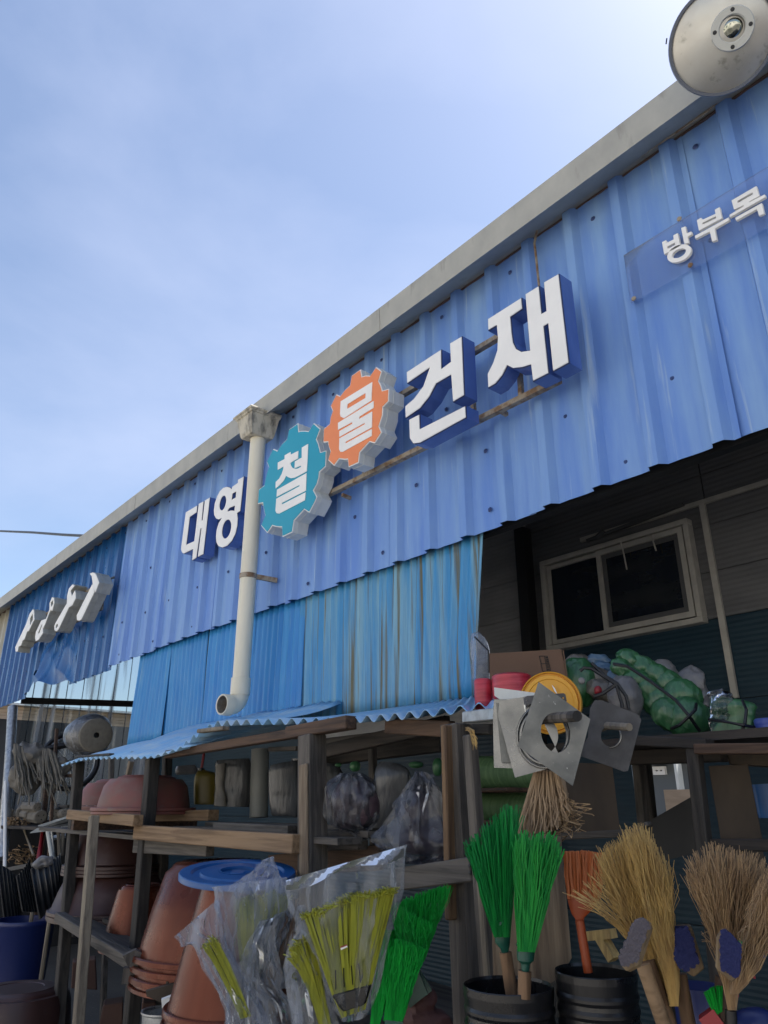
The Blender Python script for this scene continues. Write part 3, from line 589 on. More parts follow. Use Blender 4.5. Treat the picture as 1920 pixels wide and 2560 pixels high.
# ================================================================== WOODEN RACK AND AWNING
rack = thing('wooden_rack', 'rough timber display rack under the corrugated awning in front of the shop', 'rack', (-3.2, -.8, 0))
def post(n, a_, b_, Y, w_, m_, z0=0, z1=None, par=None, name='post', d=None, top=None):
    p = P(n, *a_, Y); q_ = P(n, *b_, Y); dr = (p-q_)/(p.z-q_.z)
    zt = p.z if z1 is None else z1
    return MB().beam(p+dr*(z0-p.z), p+dr*(zt-p.z), w_, d or w_, up=(0, 1, 0)).build(name, M[m_], par or rack, bevel=.004)
def beamP(n, a_, b_, Y, w_, h, m_, par=None, name='beam', Y2=None, lab=None):
    p = P(n, *a_, Y); q_ = P(n, *b_, Y if Y2 is None else Y2)
    return MB().beam(p, q_, w_, h).build(name, M[m_], par or rack, bevel=.003, label=lab)
post('c3', (1500, 30), (1600, 1950), -.8, .068, 'woodg')
post('e3', (640, 70), (660, 900), -.845, .022, 'woodo', z0=1.22, name='split_plank', d=.03)
post('e3', (965, 210), (1065, 1560), -.86, .030, 'woodg', z0=.9, name='side_strip', d=.035)
post('c4', (125, 1260), (162, 1750), -.87, .016, 'woodlight', z0=.5, z1=P('c4', 125, 1240, -.87).z, name='side_strip')
post('c3', (570, 100), (575, 1000), -.8, .078, 'woodg')
post('c3', (515, 285), (520, 1000), -.845, .050, 'woodtz', z0=.9, name='front_strip', d=.012)
post('c2', (990, 250), (850, 1960), -.8, .058, 'woodd')
post('c2', (512, 272), (462, 900), -.8, .055, 'woodd')
post('c2', (610, 622), (508, 1960), -1.02, .042, 'woodlight', name='front_strip')
post('c3', (962, 160), (965, 320), -.35, .03, 'woodg', z0=1.3)
post('c2', (1085, 240), (1080, 360), -.3, .05, 'woodd')
post('d3', (330, 395), (325, 540), .1, .04, 'woodg')
post('d3', (455, 415), (430, 530), -.2, .035, 'woodtz', z0=1.3)
post('d2', (735, 215), (712, 600), .0, .03, 'woodb')
# shelves
beamP('d3', (492, 868), (1512, 945), -.86, .04, .062, 'woodt', name='shelf_board', lab='fresh tan front board of the shelf')
for i, (y0, z_) in enumerate(((-.82, 1.395), (-.70, 1.40), (-.58, 1.418), (-.44, 1.40), (-.30, 1.41))):
    MB().beam((-3.66+U(-.05, .1), y0+.05, z_), (-2.3+U(-.05, .2), y0+.05, z_+U(-.01, .012)), .105, .022).build('shelf_board', M['woodgx'], rack, bevel=.002)
beamP('c3', (-20, 690), (470, 715), -.72, .08, .035, 'woodgx', name='shelf_board')
beamP('d3', (490, 950), (960, 965), -.80, .04, .07, 'woodgx')
beamP('d3', (70, 755), (500, 795), -.90, .05, .05, 'woodt', name='shelf_board', lab='knotty tan front board under the pink basins')
for y0 in (-.80, -.66, -.5, -.34): MB().beam((-5.3, y0, 1.37), (-3.75, y0, 1.36), .10, .02).build('shelf_board', M['woodgx'], rack)
beamP('d3', (620, 770), (980, 760), -.55, .06, .05, 'woodt', name='shelf_board')
MB().beam(P('c2', 470, 680, -.88), P('c2', 470, 680, -.88)+Vector((0, .75, 0)), .04, .055).build('beam', M['woodb'], rack)
beamP('c2', (385, 1275), (1120, 1735), -.93, .05, .045, 'woodgx', name='shelf_board')
MB().beam((-4.7, -.80, .93), (-3.1, -.80, .86), .14, .02).build('shelf_board', M['woodgx'], rack)
MB().beam((-4.7, -.60, .93), (-3.1, -.60, .86), .14, .02).build('shelf_board', M['woodgx'], rack)
MB().beam((-4.7, -.35, .93), (-1.6, -.35, .86), .3, .02).build('shelf_board', M['woodgx'], rack)
beamP('c3', (1140, 1030), (1625, 965), -.86, .035, .058, 'woodgx', name='rail', lab='grey rail with two nail holes')
for x, y in ((1590, 945), (1592, 990)): MB().lathe(P('c3', x, y, -.882), [(0, -.003), (.004, -.002), (.005, 0)], 8, ax=(0, 1, 0)).build('nail', M['darkmetal'], rack)
beamP('c3', (310, 945), (1030, 890), -.62, .04, .08, 'woodb', name='shelf_board')
beamP('c3', (670, 800), (900, 790), -.66, .05, .05, 'woodgx')
# beams under the awning
beamP('d3', (690, 374), (1659, 212), -.78, .04, .036, 'woodb', lab='split brown beam under the awning')
beamP('c3', (430, 85), (825, 15), -.80, .05, .045, 'woodb')
beamP('c3', (560, 225), (1450, 20), -.6, .03, .05, 'wooddx')
beamP('c3', (615, 150), (1420, 60), -.35, .03, .035, 'woodgx')
beamP('c3', (640, 235), (1420, 130), -.2, .05, .09, 'wooddx')
beamP('c3', (1060, 40), (1480, 60), -.7, .03, .05, 'woodb')
beamP('c3', (300, 190), (480, 185), -.4, .03, .02, 'woodgx')
beamP('e3', (1010, 135), (1290, 130), -.72, .04, .03, 'woodgx')
beamP('c4', (55, 412), (392, 374), -.80, .028, .032, 'silver', name='square_tube', Y2=-.95, lab='square aluminium tube sticking out')
# awning sheets
awn = thing('corrugated_awning', 'light blue corrugated metal awning with a wavy front edge over the rack', 'awning', (-3, -.5, 1.8))
AP = .076
def aw(u, v):                # right sheet: its front runs past the back at the right end
    xb = -3.40+u*1.27; xf = -3.42+u*2.16; x = xb+(xf-xb)*v
    zb = 1.95; dr = .095*max(0, (.17-u)/.17)**1.2
    zf = 1.838-.075*u+.012*math.sin(6.0*u+.6)-dr
    y = .02-(.85-.06*u+.015*math.sin(9*u))*v
    return (x, y, zb+(zf-zb)*v-.012*math.sin(math.pi*v)+.0115*math.cos(2*math.pi*xf/AP)*(.45+.55*v))
MB().grid(aw, 300, 10, (0, 0, -.0022)).build('awning_sheet', M['awning'], awn, smooth=2)
def aw2(u, v):               # left sheet droops towards the front
    x = -4.93+u*1.62
    zb = 2.03; zf = 1.742+.014*math.sin(5*u)+.03*max(0, u-.8)*5-.012*max(0, .2-u)*5
    y = .03-(.92-.03*u)*v
    return (x+.03*math.sin(3*v), y, zb+(zf-zb)*v+.0085*math.cos(2*math.pi*x/AP)*(1-.25*v)+.010*noise.noise(Vector((x*5, v*3, 2)))+.010*math.sin(9*v+3*u))
MB().grid(aw2, 240, 12, (0, 0, -.0022)).build('awning_sheet', M['awning'], awn, smooth=2, label='pale drooping left sheet of the awning')
beamP('d3', (105, 388), (330, 372), -.86, .03, .012, 'woodd', par=awn, name='batten')
beamP('d3', (895, 225), (1060, 205), -.89, .035, .016, 'woodlight', par=awn, name='batten')
# galvanised fascia post and pale pole at the left edge
MB().tube([P('d2', 165, -60, -.02), P('d2', 120, 700, -.04), P('d2', 30, 1900, -.06)], .056, 18).build('fascia_post', M['silver'], label='thick galvanised steel post at the far left edge', cat='post', smooth=True)
MB().tube([P('d2', 72, 900, -.2), P('d2', 62, 2010, -.2)], .017, 12).build('white_pole', M['white'], label='thin white pole beside the galvanised post', cat='pole', smooth=True)
# round pole inside the rack
MB().tube([P('c3', 235, 190, -.3), P('c3', 225, 632, -.3)-Vector((0, 0, 0))], .047, 20).build('round_pole', mat('grey_pole', (.20, .21, .20), .5, col2=(.15, .16, .15), scale=(9, 9, 3)), label='thick grey round pole standing on the shelf planks', cat='pole', smooth=True)
# ================================================================== GOODS: shared builders
def loft(pl, sts, ratio=.4, n=28, cr=0.0, cs=9.0, off=0.0, seed=0, cap=True, pw=1.0, b=None, fold=0):
    """rings between left/right silhouette points (crop px), thickness = ratio * width"""
    rs = []; b = b or MB()
    for i, st in enumerate(sts):
        xl, yl, xr, yr = st[:4]; rt_ = st[4] if len(st) > 4 else ratio
        l = pl(xl, yl, off); r = pl(xr, yr, off); c = (l+r)/2; h = (r-l)/2; t = h.length*rt_; ring = []
        for j in range(n):
            a = 2*math.pi*j/n; ca, sa = math.cos(a), math.sin(a)
            if pw != 1: ca = math.copysign(abs(ca)**pw, ca); sa = math.copysign(abs(sa)**pw, sa)
            p = c+h*ca+pl.nrm*(t*sa)
            if fold: k_ = i/len(sts); p += (p-c).normalized()*fold*(.8-2.4*abs(noise.noise(Vector((math.cos(a)*2.6+seed, math.sin(a)*2.6, k_*2.4+.6*math.sin(a*2)))))-.8*abs(noise.noise(Vector((math.cos(a)*6, math.sin(a)*6+seed, k_*4)))))
            if cr: p += (p-c).normalized()*cr*.6*(1.1-2.6*abs(noise.noise(p*cs+Vector((seed, 0, 0))))+.5-1.3*abs(noise.noise(p*cs*2.3+Vector((0, seed, 0))))) 
            ring.append(p)
        rs.append(ring)
    return b.rings(rs, cap, cap)
def dense(sts, k=6):
    out_ = []
    for a_, b_ in zip(sts, sts[1:]):
        for i in range(k): out_.append(tuple(x+(y-x)*i/k for x, y in zip(a_, b_)))
    return out_+[sts[-1]]
def smoothst(sts, k=5):            # Catmull-Rom through the stations
    o_ = []; n = len(sts)
    for i in range(n-1):
        p0 = sts[max(0, i-1)]; p1 = sts[i]; p2 = sts[i+1]; p3 = sts[min(n-1, i+2)]
        for j in range(k):
            t = j/k; o_.append(tuple(.5*(2*b_+(c_-a_)*t+(2*a_-5*b_+4*c_-d_)*t*t+(3*b_-a_-3*c_+d_)*t**3) for a_, b_, c_, d_ in zip(p0, p1, p2, p3)))
    return o_+[tuple(sts[-1])]
def blob(pl, cx, cy, rx, ry, rot=0, ratio=.9, cr=.006, cs=14, seed=0, off=0, b=None, nr=18, n=36):
    b = b or MB(); l = pl(cx, cy, off); u = (pl(cx+rx*math.cos(rot), cy+rx*math.sin(rot), off)-l); v = (pl(cx-ry*math.sin(rot), cy+ry*math.cos(rot), off)-l)
    w_ = pl.nrm*((u.length+v.length)/2*ratio); rs = []
    for i in range(nr+1):
        ph = math.pi*(i+.15)/(nr+.3); ring = []
        for j in range(n):
            a = 2*math.pi*j/n; p = l+v*math.cos(ph)+(u*math.cos(a)+w_*math.sin(a))*math.sin(ph)**.8
            p += (p-l).normalized()*cr*.55*(.9-2.4*abs(noise.noise(p*cs+Vector((seed, 3, 0))))+.5-1.3*abs(noise.noise(p*cs*2.1))); ring.append(p)
        rs.append(ring)
    return b.rings(rs)
def poly_lerp(pts, t):
    n = len(pts)-1; i = min(n-1, int(t*n)); f = t*n-i
    return tuple(a+(b_-a)*f for a, b_ in zip(pts[i], pts[i+1]))
def fan(pl, tips, roots, n=150, r=.0016, segs=4, jit=12, depth=.03, rdepth=.012, wav=0, mids=None, midt=.45, tipr=.7, b=None, curl=0, ljit=.03, n3=3):
    """bristles from a root line to a tip line (crop px polylines), spread through a depth"""
    b = b or MB()
    for k in range(n):
        t = (k+U(-.4, .4))/max(1, n-1); t = min(1, max(0, t)); s_ = 1+U(-ljit, ljit)
        tx, ty = poly_lerp(tips, t); rx, ry = poly_lerp(roots, min(1, max(0, t+U(-.06, .06))))
        tx = rx+(tx-rx)*s_+U(-jit, jit); ty = ry+(ty-ry)*s_+U(-jit, jit)*.5
        dd = U(-1, 1); p0 = pl(rx, ry, dd*rdepth); p3 = pl(tx, ty, dd*depth)
        pm = None
        if mids: mx_, my_ = poly_lerp(mids, t); pm = pl(mx_+U(-jit, jit)*.4, my_, dd*(rdepth*.5+depth*.3))
        pts = []; sd = U(0, 99)
        for i in range(segs+1):
            f = i/segs; p = p0.lerp(p3, f) if pm is None else (p0*(1-f)**2+(pm*2-(p0+p3)*.5)*(2*f*(1-f))+p3*f*f)
            if wav: p = p+pl.side*(wav*noise.noise(Vector((sd, f*4, 0)))*f)+pl.nrm*(wav*noise.noise(Vector((sd, f*4, 9)))*f)
            pts.append(p)
        if curl: pts.append(pts[-1]+pl.side*U(-curl, curl)+Vector((0, 0, U(-.4, .6)*curl))+pl.nrm*U(-curl, curl))
        b.tube(pts, [r*(1+(tipr-1)*i/len(pts)) for i in range(len(pts))], n3, cap=False)
    return b
def lathe_px(pl, cx, secs, mt, name, par=None, n=48, smooth=True, ax=None, cap0=False, cap1=True, Yc=None, **kw):
    """secs: (y, halfwidth) crop px; turned about an upright axis"""
    c = pl(cx, secs[0][0]); pr_ = [(pl.m(h), pl(cx, y).z-c.z) for y, h in secs]
    return MB().lathe(c, pr_, n, cap0=cap0, cap1=cap1).build(name, mt, par, smooth=smooth, **kw)
def slab(pl, poly, th, mt, name, par=None, holes=(), off=0, bevel=0, **kw):
    return MB().extr([pl(x, y, off) for x, y in poly], pl.nrm*-th, [[pl(x, y, off) for x, y in h] for h in holes]).build(name, mt, par, bevel=bevel, **kw)
def base(pl, x, y, z=None): p = pl(x, y); return p
# ------------------------------------------------------------------ materials for goods
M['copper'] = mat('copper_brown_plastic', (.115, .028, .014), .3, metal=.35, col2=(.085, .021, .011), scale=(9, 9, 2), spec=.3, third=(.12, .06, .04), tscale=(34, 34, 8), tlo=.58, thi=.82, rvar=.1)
M['hem'] = film('bag_hem_film', tint=(.85, .88, .95), op=.22, opv=.3, rough=.5, wb=.002)
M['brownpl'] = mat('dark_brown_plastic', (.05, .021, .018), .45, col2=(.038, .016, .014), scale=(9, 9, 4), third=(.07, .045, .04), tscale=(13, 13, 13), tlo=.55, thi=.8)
M['pink'] = mat('dusty_pink_brown_plastic', (.20, .065, .055), .55, col2=(.15, .075, .06), scale=(7, 7, 9), third=(.16, .125, .10), tscale=(9, 9, 12), tlo=.55, thi=.8)
M['bluepl'] = mat('blue_plastic', (.008, .075, .25), .35, col2=(.010, .095, .30), scale=(9, 9, 9))
M['bluedrum'] = mat('dark_blue_plastic', (.008, .018, .10), .4)
M['blackpl'] = mat('black_bin_plastic', (.006, .0065, .008), .3, col2=(.010, .010, .012), scale=(14, 14, 14), rvar=.12)
M['blackfl'] = mat('black_shovel_plastic', (.014, .016, .02), .35)
M['grn1'] = mat('dark_green_bristle', (.006, .15, .035), .4, col2=(.014, .30, .06), scale=(90, 90, 3))
M['grn1b'] = mat('light_green_bristle', (.04, .38, .07), .4, col2=(.012, .22, .045), scale=(90, 90, 3))
M['grn2'] = mat('bright_green_bristle', (.012, .42, .05), .4, col2=(.006, .22, .03), scale=(120, 120, 6))
M['collar'] = mat('dark_green_collar', (.008, .07, .05), .35)
M['handle'] = wood('broom_handle_wood', (.36, .21, .11), (.25, .14, .07), 'z')
M['orangeb'] = mat('orange_bristle', (.62, .20, .07), .5, col2=(.42, .12, .04), scale=(110, 110, 5))
M['orangec'] = mat('orange_plastic_head', (.32, .055, .012), .4)
M['straw'] = mat('golden_straw', (.52, .36, .13), .7, col2=(.30, .19, .075), scale=(80, 80, 8))
M['straw2'] = mat('brown_straw', (.42, .285, .15), .75, col2=(.19, .12, .07), scale=(70, 70, 7))
M['yel'] = mat('olive_yellow_bristle', (.36, .36, .03), .5, col2=(.25, .26, .022), scale=(150, 150, 8))
M['yellid'] = mat('yellow_lid_plastic', (.70, .34, .02), .42, col2=(.64, .30, .02), scale=(6, 6, 6))
M['redtw'] = mat('red_twine', (.38, .018, .035), .3, col2=(.52, .05, .07), scale=(6, 6, 120), bump=.0022, bscale=(10, 10, 150))
M['bluetw'] = mat('blue_twine', (.015, .045, .30), .3, col2=(.10, .14, .42), scale=(6, 6, 120), bump=.002, bscale=(10, 10, 150))
M['card'] = mat('cardboard', (.14, .082, .052), .85, col2=(.115, .068, .043), scale=(3, 3, 3))
M['ink'] = mat('black_ink', (.02, .018, .016), .8)
M['greenbag'] = mat('green_shrink_bag', (.022, .095, .036), .3, col2=(.045, .15, .06), scale=(60, 60, 9), bump=.004, bscale=(38, 38, 14), spec=.6, third=(.10, .17, .10), tscale=(50, 50, 22), tlo=.56, thi=.72)
M['whitebag'] = mat('white_bag', (.17, .165, .165), .3, col2=(.12, .12, .125), scale=(14, 14, 14), bump=.003, bscale=(34, 34, 34))
M['creambag'] = mat('cream_bag', (.14, .128, .11), .35, col2=(.10, .093, .08), scale=(14, 14, 14), bump=.003, bscale=(34, 34, 34))
M['bluebag'] = mat('pale_blue_bag', (.06, .12, .20), .3, col2=(.10, .16, .22), scale=(14, 14, 14), bump=.003, bscale=(34, 34, 34))
M['strap'] = mat('black_strap', (.008, .009, .012), .5)
M['wrap'] = mat('grey_shrink_wrap', (.045, .047, .05), .25, col2=(.075, .078, .082), scale=(30, 30, 5), bump=.003, bscale=(40, 40, 7), spec=.6)
M['plum'] = mat('plum_basin', (.07, .045, .055), .3, bump=.002, bscale=(20, 20, 20), col2=(.10, .065, .08), scale=(16, 16, 30), third=(.3, .25, .28), tscale=(30, 30, 60), tlo=.62, thi=.75)
M['film'] = film('clear_bag_film')
M['film2'] = film('milky_bag_film', tint=(.88, .91, .97), op=.14, opv=.36, wb=.003, rough=.3)
M['greyfilm'] = film('grey_bag_film', tint=(.62, .63, .67), op=.06, opv=.30, wb=.003, rough=.15)
M['plate'] = mat('galvanised_plate', (.14, .145, .145), .4, metal=.85, col2=(.095, .10, .10), scale=(16, 16, 16), rvar=.12, third=(.5, .5, .5), tscale=(60, 60, 60), tlo=.66, thi=.72)
M['plate2'] = mat('bright_steel_plate', (.17, .175, .18), .28, metal=.9, col2=(.11, .115, .12), scale=(7, 7, 7), rvar=.12)
M['blackplate'] = mat('black_coated_plate', (.018, .02, .026), .45, col2=(.05, .052, .06), scale=(20, 20, 20))
M['rollgreen'] = mat('green_cord_roll', (.075, .15, .06), .6, col2=(.12, .21, .09), scale=(170, 8, 8), bump=.0015, bscale=(170, 6, 6))
M['foam'] = mat('foam_roll', (.17, .155, .125), .8, col2=(.13, .12, .10), scale=(30, 30, 30))
M['mop'] = mat('grey_mop_cord', (.19, .175, .15), .8, col2=(.13, .12, .10), scale=(20, 20, 20))
M['brick'] = mat('brown_block', (.09, .05, .04), .9)
M['maroon'] = mat('maroon_cloth', (.085, .035, .032), .7, bump=.004, bscale=(30, 30, 30))
M['brown_straw_dark'] = mat('dark_brown_straw', (.15, .09, .055), .8, col2=(.08, .05, .035), scale=(80, 80, 8))
M['raffia'] = mat('raffia', (.36, .25, .15), .8, col2=(.22, .15, .09), scale=(60, 60, 4))
M['yjug'] = mat('mustard_jug', (.15, .115, .014), .4)
M['brblue'] = mat('blue_brush_bristle', (.004, .009, .075), .7, bump=.004, bscale=(160, 160, 160))
M['brgrey'] = mat('grey_brush_bristle', (.085, .075, .09), .7, bump=.004, bscale=(160, 160, 160))
M['brwood'] = wood('brush_block_wood', (.45, .33, .19), (.35, .24, .13), 'z')
M['redpl'] = mat('red_plastic', (.25, .012, .02), .4)
# ================================================================== TUBS, BASINS AND LIDS ON THE RACK
def tub(pl, cx, secs, label, mt, rims=(), group='upturned plastic tubs on the rack', name='plastic_tub', ring=True):
    c = pl(cx, secs[-1][0]); t = thing(name, label, 'tub', c, group)
    top = secs[0]
    s2 = [(top[0], top[1]*.80), (top[0]-1, top[1]*.84)] if ring else []
    c0 = pl(cx, top[0])
    pr_ = [(0, .0), (pl.m(top[1])*.55, .0), (pl.m(top[1])*.57, .004), (pl.m(top[1])*.80, .004), (pl.m(top[1])*.82, .0), (pl.m(top[1])*.93, -.003), (pl.m(top[1])*.985, -.012)]
    pr_ += [(pl.m(h), pl(cx, y).z-c0.z-(.02 if i == 0 else 0)) for i, (y, h) in enumerate(secs)]
    MB().lathe(c0, pr_, 64).build('tub_body', mt, t, smooth=True)
    for y, h, th in rims:
        z_ = pl(cx, y).z-c0.z; r_ = pl.m(h); k_ = pl.m(th)
        MB().lathe(c0, [(r_*.93, z_+k_*.3), (r_*.985, z_+k_*.5), (r_, z_+k_*.3), (r_*1.004, z_-k_*.4), (r_*.985, z_-k_*.5), (r_*.93, z_-k_*.45)], 64).build('tub_rim', mt, t, smooth=True)
    return t
p_ = Pl('c2', 1440, 1200, -.66)
tub(p_, 1440, [(915, 318), (980, 355), (1200, 415), (1400, 458), (1560, 480), (1700, 500)], 'large copper brown tub behind the blue lid, three rims at its foot', M['copper'], rims=[(1500, 512, 34), (1560, 514, 34), (1625, 516, 36), (1680, 512, 26)])
p_ = Pl('c2', 1545, 1400, -1.02)
tub(p_, 1560, [(1040, 225), (1085, 255), (1300, 300), (1600, 355), (1850, 400), (1990, 420)], 'tall copper brown tub under the blue lid beside the bagged brooms', M['copper'], rims=[(1860, 428, 40), (1945, 432, 40)])
p_ = Pl('c2', 915, 1250, -.62)
tub(p_, 925, [(1065, 135), (1090, 150), (1250, 180), (1370, 200), (1470, 225)], 'small copper tub behind the dark second post', M['copper'], rims=[(1405, 232, 28), (1445, 235, 28), (1475, 228, 20)])
p_ = Pl('c2', 800, 1260, -.45)
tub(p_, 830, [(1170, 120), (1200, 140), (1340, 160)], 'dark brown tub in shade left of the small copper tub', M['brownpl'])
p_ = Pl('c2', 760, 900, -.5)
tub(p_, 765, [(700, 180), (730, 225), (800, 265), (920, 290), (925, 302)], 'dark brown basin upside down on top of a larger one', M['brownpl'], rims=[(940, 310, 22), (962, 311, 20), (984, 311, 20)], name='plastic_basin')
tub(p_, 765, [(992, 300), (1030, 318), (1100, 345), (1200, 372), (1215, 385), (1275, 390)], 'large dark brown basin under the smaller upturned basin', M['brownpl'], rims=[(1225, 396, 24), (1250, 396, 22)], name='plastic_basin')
p_ = Pl('c2', 950, 500, -.70)
tub(p_, 955, [(366, 190), (385, 228), (430, 262), (520, 282), (572, 288)], 'dusty pink oval basin upside down, larger one in front', M['pink'], rims=[(578, 326, 22), (600, 318, 20)], group='pink basins on the upper shelf', name='plastic_basin')
p_ = Pl('c2', 790, 500, -.42)
tub(p_, 780, [(392, 155), (412, 195), (460, 225), (555, 246)], 'dusty pink basin upside down half hidden at left', M['pink'], rims=[(566, 272, 16), (582, 273, 16), (598, 272, 16)], group='pink basins on the upper shelf', name='plastic_basin')
p_ = Pl('c2', 130, 1800, -.95)
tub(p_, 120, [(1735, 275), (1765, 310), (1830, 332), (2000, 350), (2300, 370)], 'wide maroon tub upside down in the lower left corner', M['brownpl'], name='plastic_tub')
# blue drum
p_ = Pl('c2', 165, 1400, -.45)
d_ = thing('blue_drum', 'dark blue plastic drum behind the maroon tub', 'drum', p_(165, 2100))
lathe_px(p_, 165, [(1290, 176), (1288, 184), (1300, 190), (1320, 188), (1330, 182), (1700, 170), (2100, 165)], M['bluedrum'], 'drum_wall', d_)
lathe_px(p_, 165, [(1292, 175), (1500, 165), (1800, 160)], M['bluedrum'], 'inner_wall', d_)
# blue lid on the tall tub
p_ = Pl('d7', 745, 300, -1.02)
lid = thing('tub_cover', 'round blue plastic lid with a raised knob ring lying on the copper tub', 'lid', p_(745, 400))
c0 = p_(745, 372); r_ = p_.m(690)
zz = lambda k: r_*k
lax = (Z+p_.nrm*.13).normalized()
MB().lathe(c0, [(r_*.99, -zz(.10)), (r_, -zz(.10)), (r_*1.0, -zz(.02)), (r_*.985, 0), (r_*.80, 0), (r_*.775, -zz(.045)), (r_*.66, -zz(.045)), (r_*.635, 0), (r_*.34, .002), (r_*.31, -zz(.05)), (r_*.14, -zz(.055)), (r_*.12, -zz(.01)), (0, -zz(.01))], 80, ax=lax).build('lid_top', M['bluepl'], lid, smooth=True)
a_ = p_(745, 372); MB().lathe(c0, [(r_*.33, .003), (r_*.30, .004), (r_*.3, -.004)], 60, ax=lax).build('knob_ring', M['bluepl'], lid, smooth=True)

# yellow jug, wrapped packs, green things on the middle shelf
p_ = Pl('c2', 1330, 440, -.35)
j_ = thing('plastic_jug', 'mustard yellow plastic jug with dark cap on the upper shelf', 'jug', p_(1330, 548))
loft(p_, smoothst([(1262, 548, 1398, 548), (1256, 530, 1402, 530), (1256, 400, 1402, 398), (1268, 350, 1396, 345), (1280, 330, 1340, 328), (1285, 318, 1320, 316)], 5), .6, pw=.7).build('jug_body', M['yjug'], j_, smooth=True)
loft(p_, [(1282, 332, 1322, 332), (1282, 312, 1322, 312)], .9).build('cap', M['blackpl'], j_)
MB().tube([p_(1306, 315), p_(1322, 215)], .008, 8).build('red_stick', M['redpl'], label='short red stick standing above the yellow jug', cat='stick')
def pack(label, n, sts, Y, mt='wrap', ratio=.5, group=None, pw=.55, cat='pack', name='wrapped_pack', cr=.008, cs=16, fm=None):
    pl = Pl(n, (sts[0][0]+sts[0][2])/2, sts[0][1], Y)
    ob = loft(pl, smoothst(sts, 5), ratio, cr=cr, cs=cs, pw=pw, seed=len(label)).build(name, M[mt], smooth=True, label=label, cat=cat, group=group)
    return ob
pack('grey plastic wrapped pack with a green strip beside the yellow jug', 'c2', [(1408, 262, 1610, 250), (1400, 300, 1625, 290), (1395, 430, 1625, 430), (1392, 560, 1610, 565)], -.38)
pack('dull green sheet bundle at the left side of the grey pack', 'c2', [(1405, 290, 1455, 280), (1398, 430, 1450, 430), (1390, 555, 1470, 560)], -.47, mt='creambag', name='sheet_bundle', cat='bundle')
pack('grey plastic wrapped pack right of the round pole', 'c3', [(330, 285, 470, 262), (300, 310, 480, 300), (295, 450, 482, 450), (310, 600, 480, 612), (330, 622, 470, 625)], -.45)
pack('pale wrapped pack tucked behind the light post', 'c3', [(440, 250, 740, 290), (450, 320, 760, 330), (465, 420, 770, 400)], -.3)
pack('crumpled clear bag lying behind the yellow jug', 'c2', [(1150, 300, 1260, 290), (1140, 330, 1275, 320), (1150, 355, 1270, 350)], -.1, mt='whitebag', name='plastic_bag', cat='bag')
# bagged basin and sack between the light post and the tall post
p_ = Pl('c3', 825, 540, -.72)
bb = thing('bagged_basin', 'round plum coloured basin wrapped in clear plastic between two posts', 'basin', p_(825, 730))
axd = (p_.nrm+p_.side*-.3).normalized()
MB().lathe(p_(830, 545), [(0, .03), (p_.m(90), .028), (p_.m(140), .012), (p_.m(160), -.01), (p_.m(172), -.03), (p_.m(176), -.05), (p_.m(165), -.09), (p_.m(120), -.16)], 56, ax=axd, wob=.02).build('basin_body', M['plum'], bb, smooth=True)
loft(p_, smoothst([(760, 345, 880, 345, .3), (680, 420, 960, 400, .45), (660, 540, 995, 520, .5), (700, 680, 985, 640, .4), (860, 740, 950, 700, .3), (900, 785, 925, 775, .5)], 7), .5, n=48, fold=0.021, off=.0).build('wrap_film', M['greyfilm'], bb, smooth=True)
pack('dark plastic sack slumped between the basin and the tall post', 'c3', [(1020, 270, 1120, 280), (980, 340, 1200, 340), (960, 450, 1180, 470), (960, 600, 1080, 620), (960, 700, 1010, 700)], -.6, mt='wrap', name='plastic_sack', cat='sack', ratio=.5)
p_ = Pl('c3', 1290, 600, -.84)
gb = thing('grey_bag', 'crumpled translucent grey bag leaning on the tall wooden post', 'bag', p_(1290, 930))
st = [(1250, 330, 1285, 335, .8), (1190, 420, 1350, 410, .5), (1120, 550, 1425, 530, .45), (1060, 670, 1475, 640, .42), (1000, 760, 1530, 740, .40), (1040, 820, 1552, 810, .38), (1150, 885, 1500, 880, .35), (1180, 930, 1310, 935, .5)]
loft(p_, smoothst(st, 8), .45, n=56, fold=0.033, seed=4).build('bag_film', M['greyfilm'], gb, smooth=True)
st2 = [(1250, 420, 1310, 410, .5), (1160, 560, 1390, 540, .4), (1080, 700, 1460, 680, .35), (1080, 790, 1500, 780, .35), (1180, 870, 1460, 865, .3)]
loft(p_, smoothst(st2, 6), .3, n=32, cr=.006, cs=14, off=-.03).build('bag_contents', M['plum'], gb, smooth=True)
for i, (x, y, rx, ry) in enumerate(((850, 300, 36, 34), (1245, 290, 48, 22), (1385, 305, 34, 58), (740, 292, 22, 12))):
    blob(Pl('c3', x, y, -.3), x, y, rx, ry, cr=.001).build('green_pot', mat('green_pot%d' % i, (.05, .16, .07), .35) if i == 0 else bpy.data.materials['green_pot0'], smooth=True, label=('small green pot right of the light post', 'small green pot tilted above the dark sack', 'small green pot squeezed beside the tall post', 'tiny green pot rim peeping over the wrapped pack')[i], cat='pot', group='green pots at the back of the shelf')

# ------------------------------------------------------------------ foot of the rack
slab(Pl('c2', 1130, 1850, -1.0), [(1045, 1815), (1135, 1780), (1300, 1900), (1290, 1990), (1200, 1990), (1050, 1870)], .03, M['white'], 'white_board', label='white board corner under the tall copper tub', cat='board')
slab(Pl('c2', 1060, 1730, -.98), [(945, 1760), (1190, 1690), (1215, 1760), (1040, 1830), (950, 1790)], .03, M['ply'], 'wood_offcut', label='grey wooden offcut lying by the lower shelf end', cat='board')
slab(Pl('c2', 870, 1560, -1.0), [(795, 1530), (880, 1490), (975, 1540), (925, 1600), (830, 1600)], .05, M['woodg'], 'wood_offcut', label='split grey wood chunk nailed at the shelf corner', cat='board')
slab(Pl('c2', 860, 1660, -.99), [(800, 1610), (900, 1610), (905, 1690), (785, 1715)], .05, M['woodg'], 'wood_offcut', label='short grey block below the split wood chunk', cat='board')
p_ = Pl('c2', 1040, 1920, -1.0)
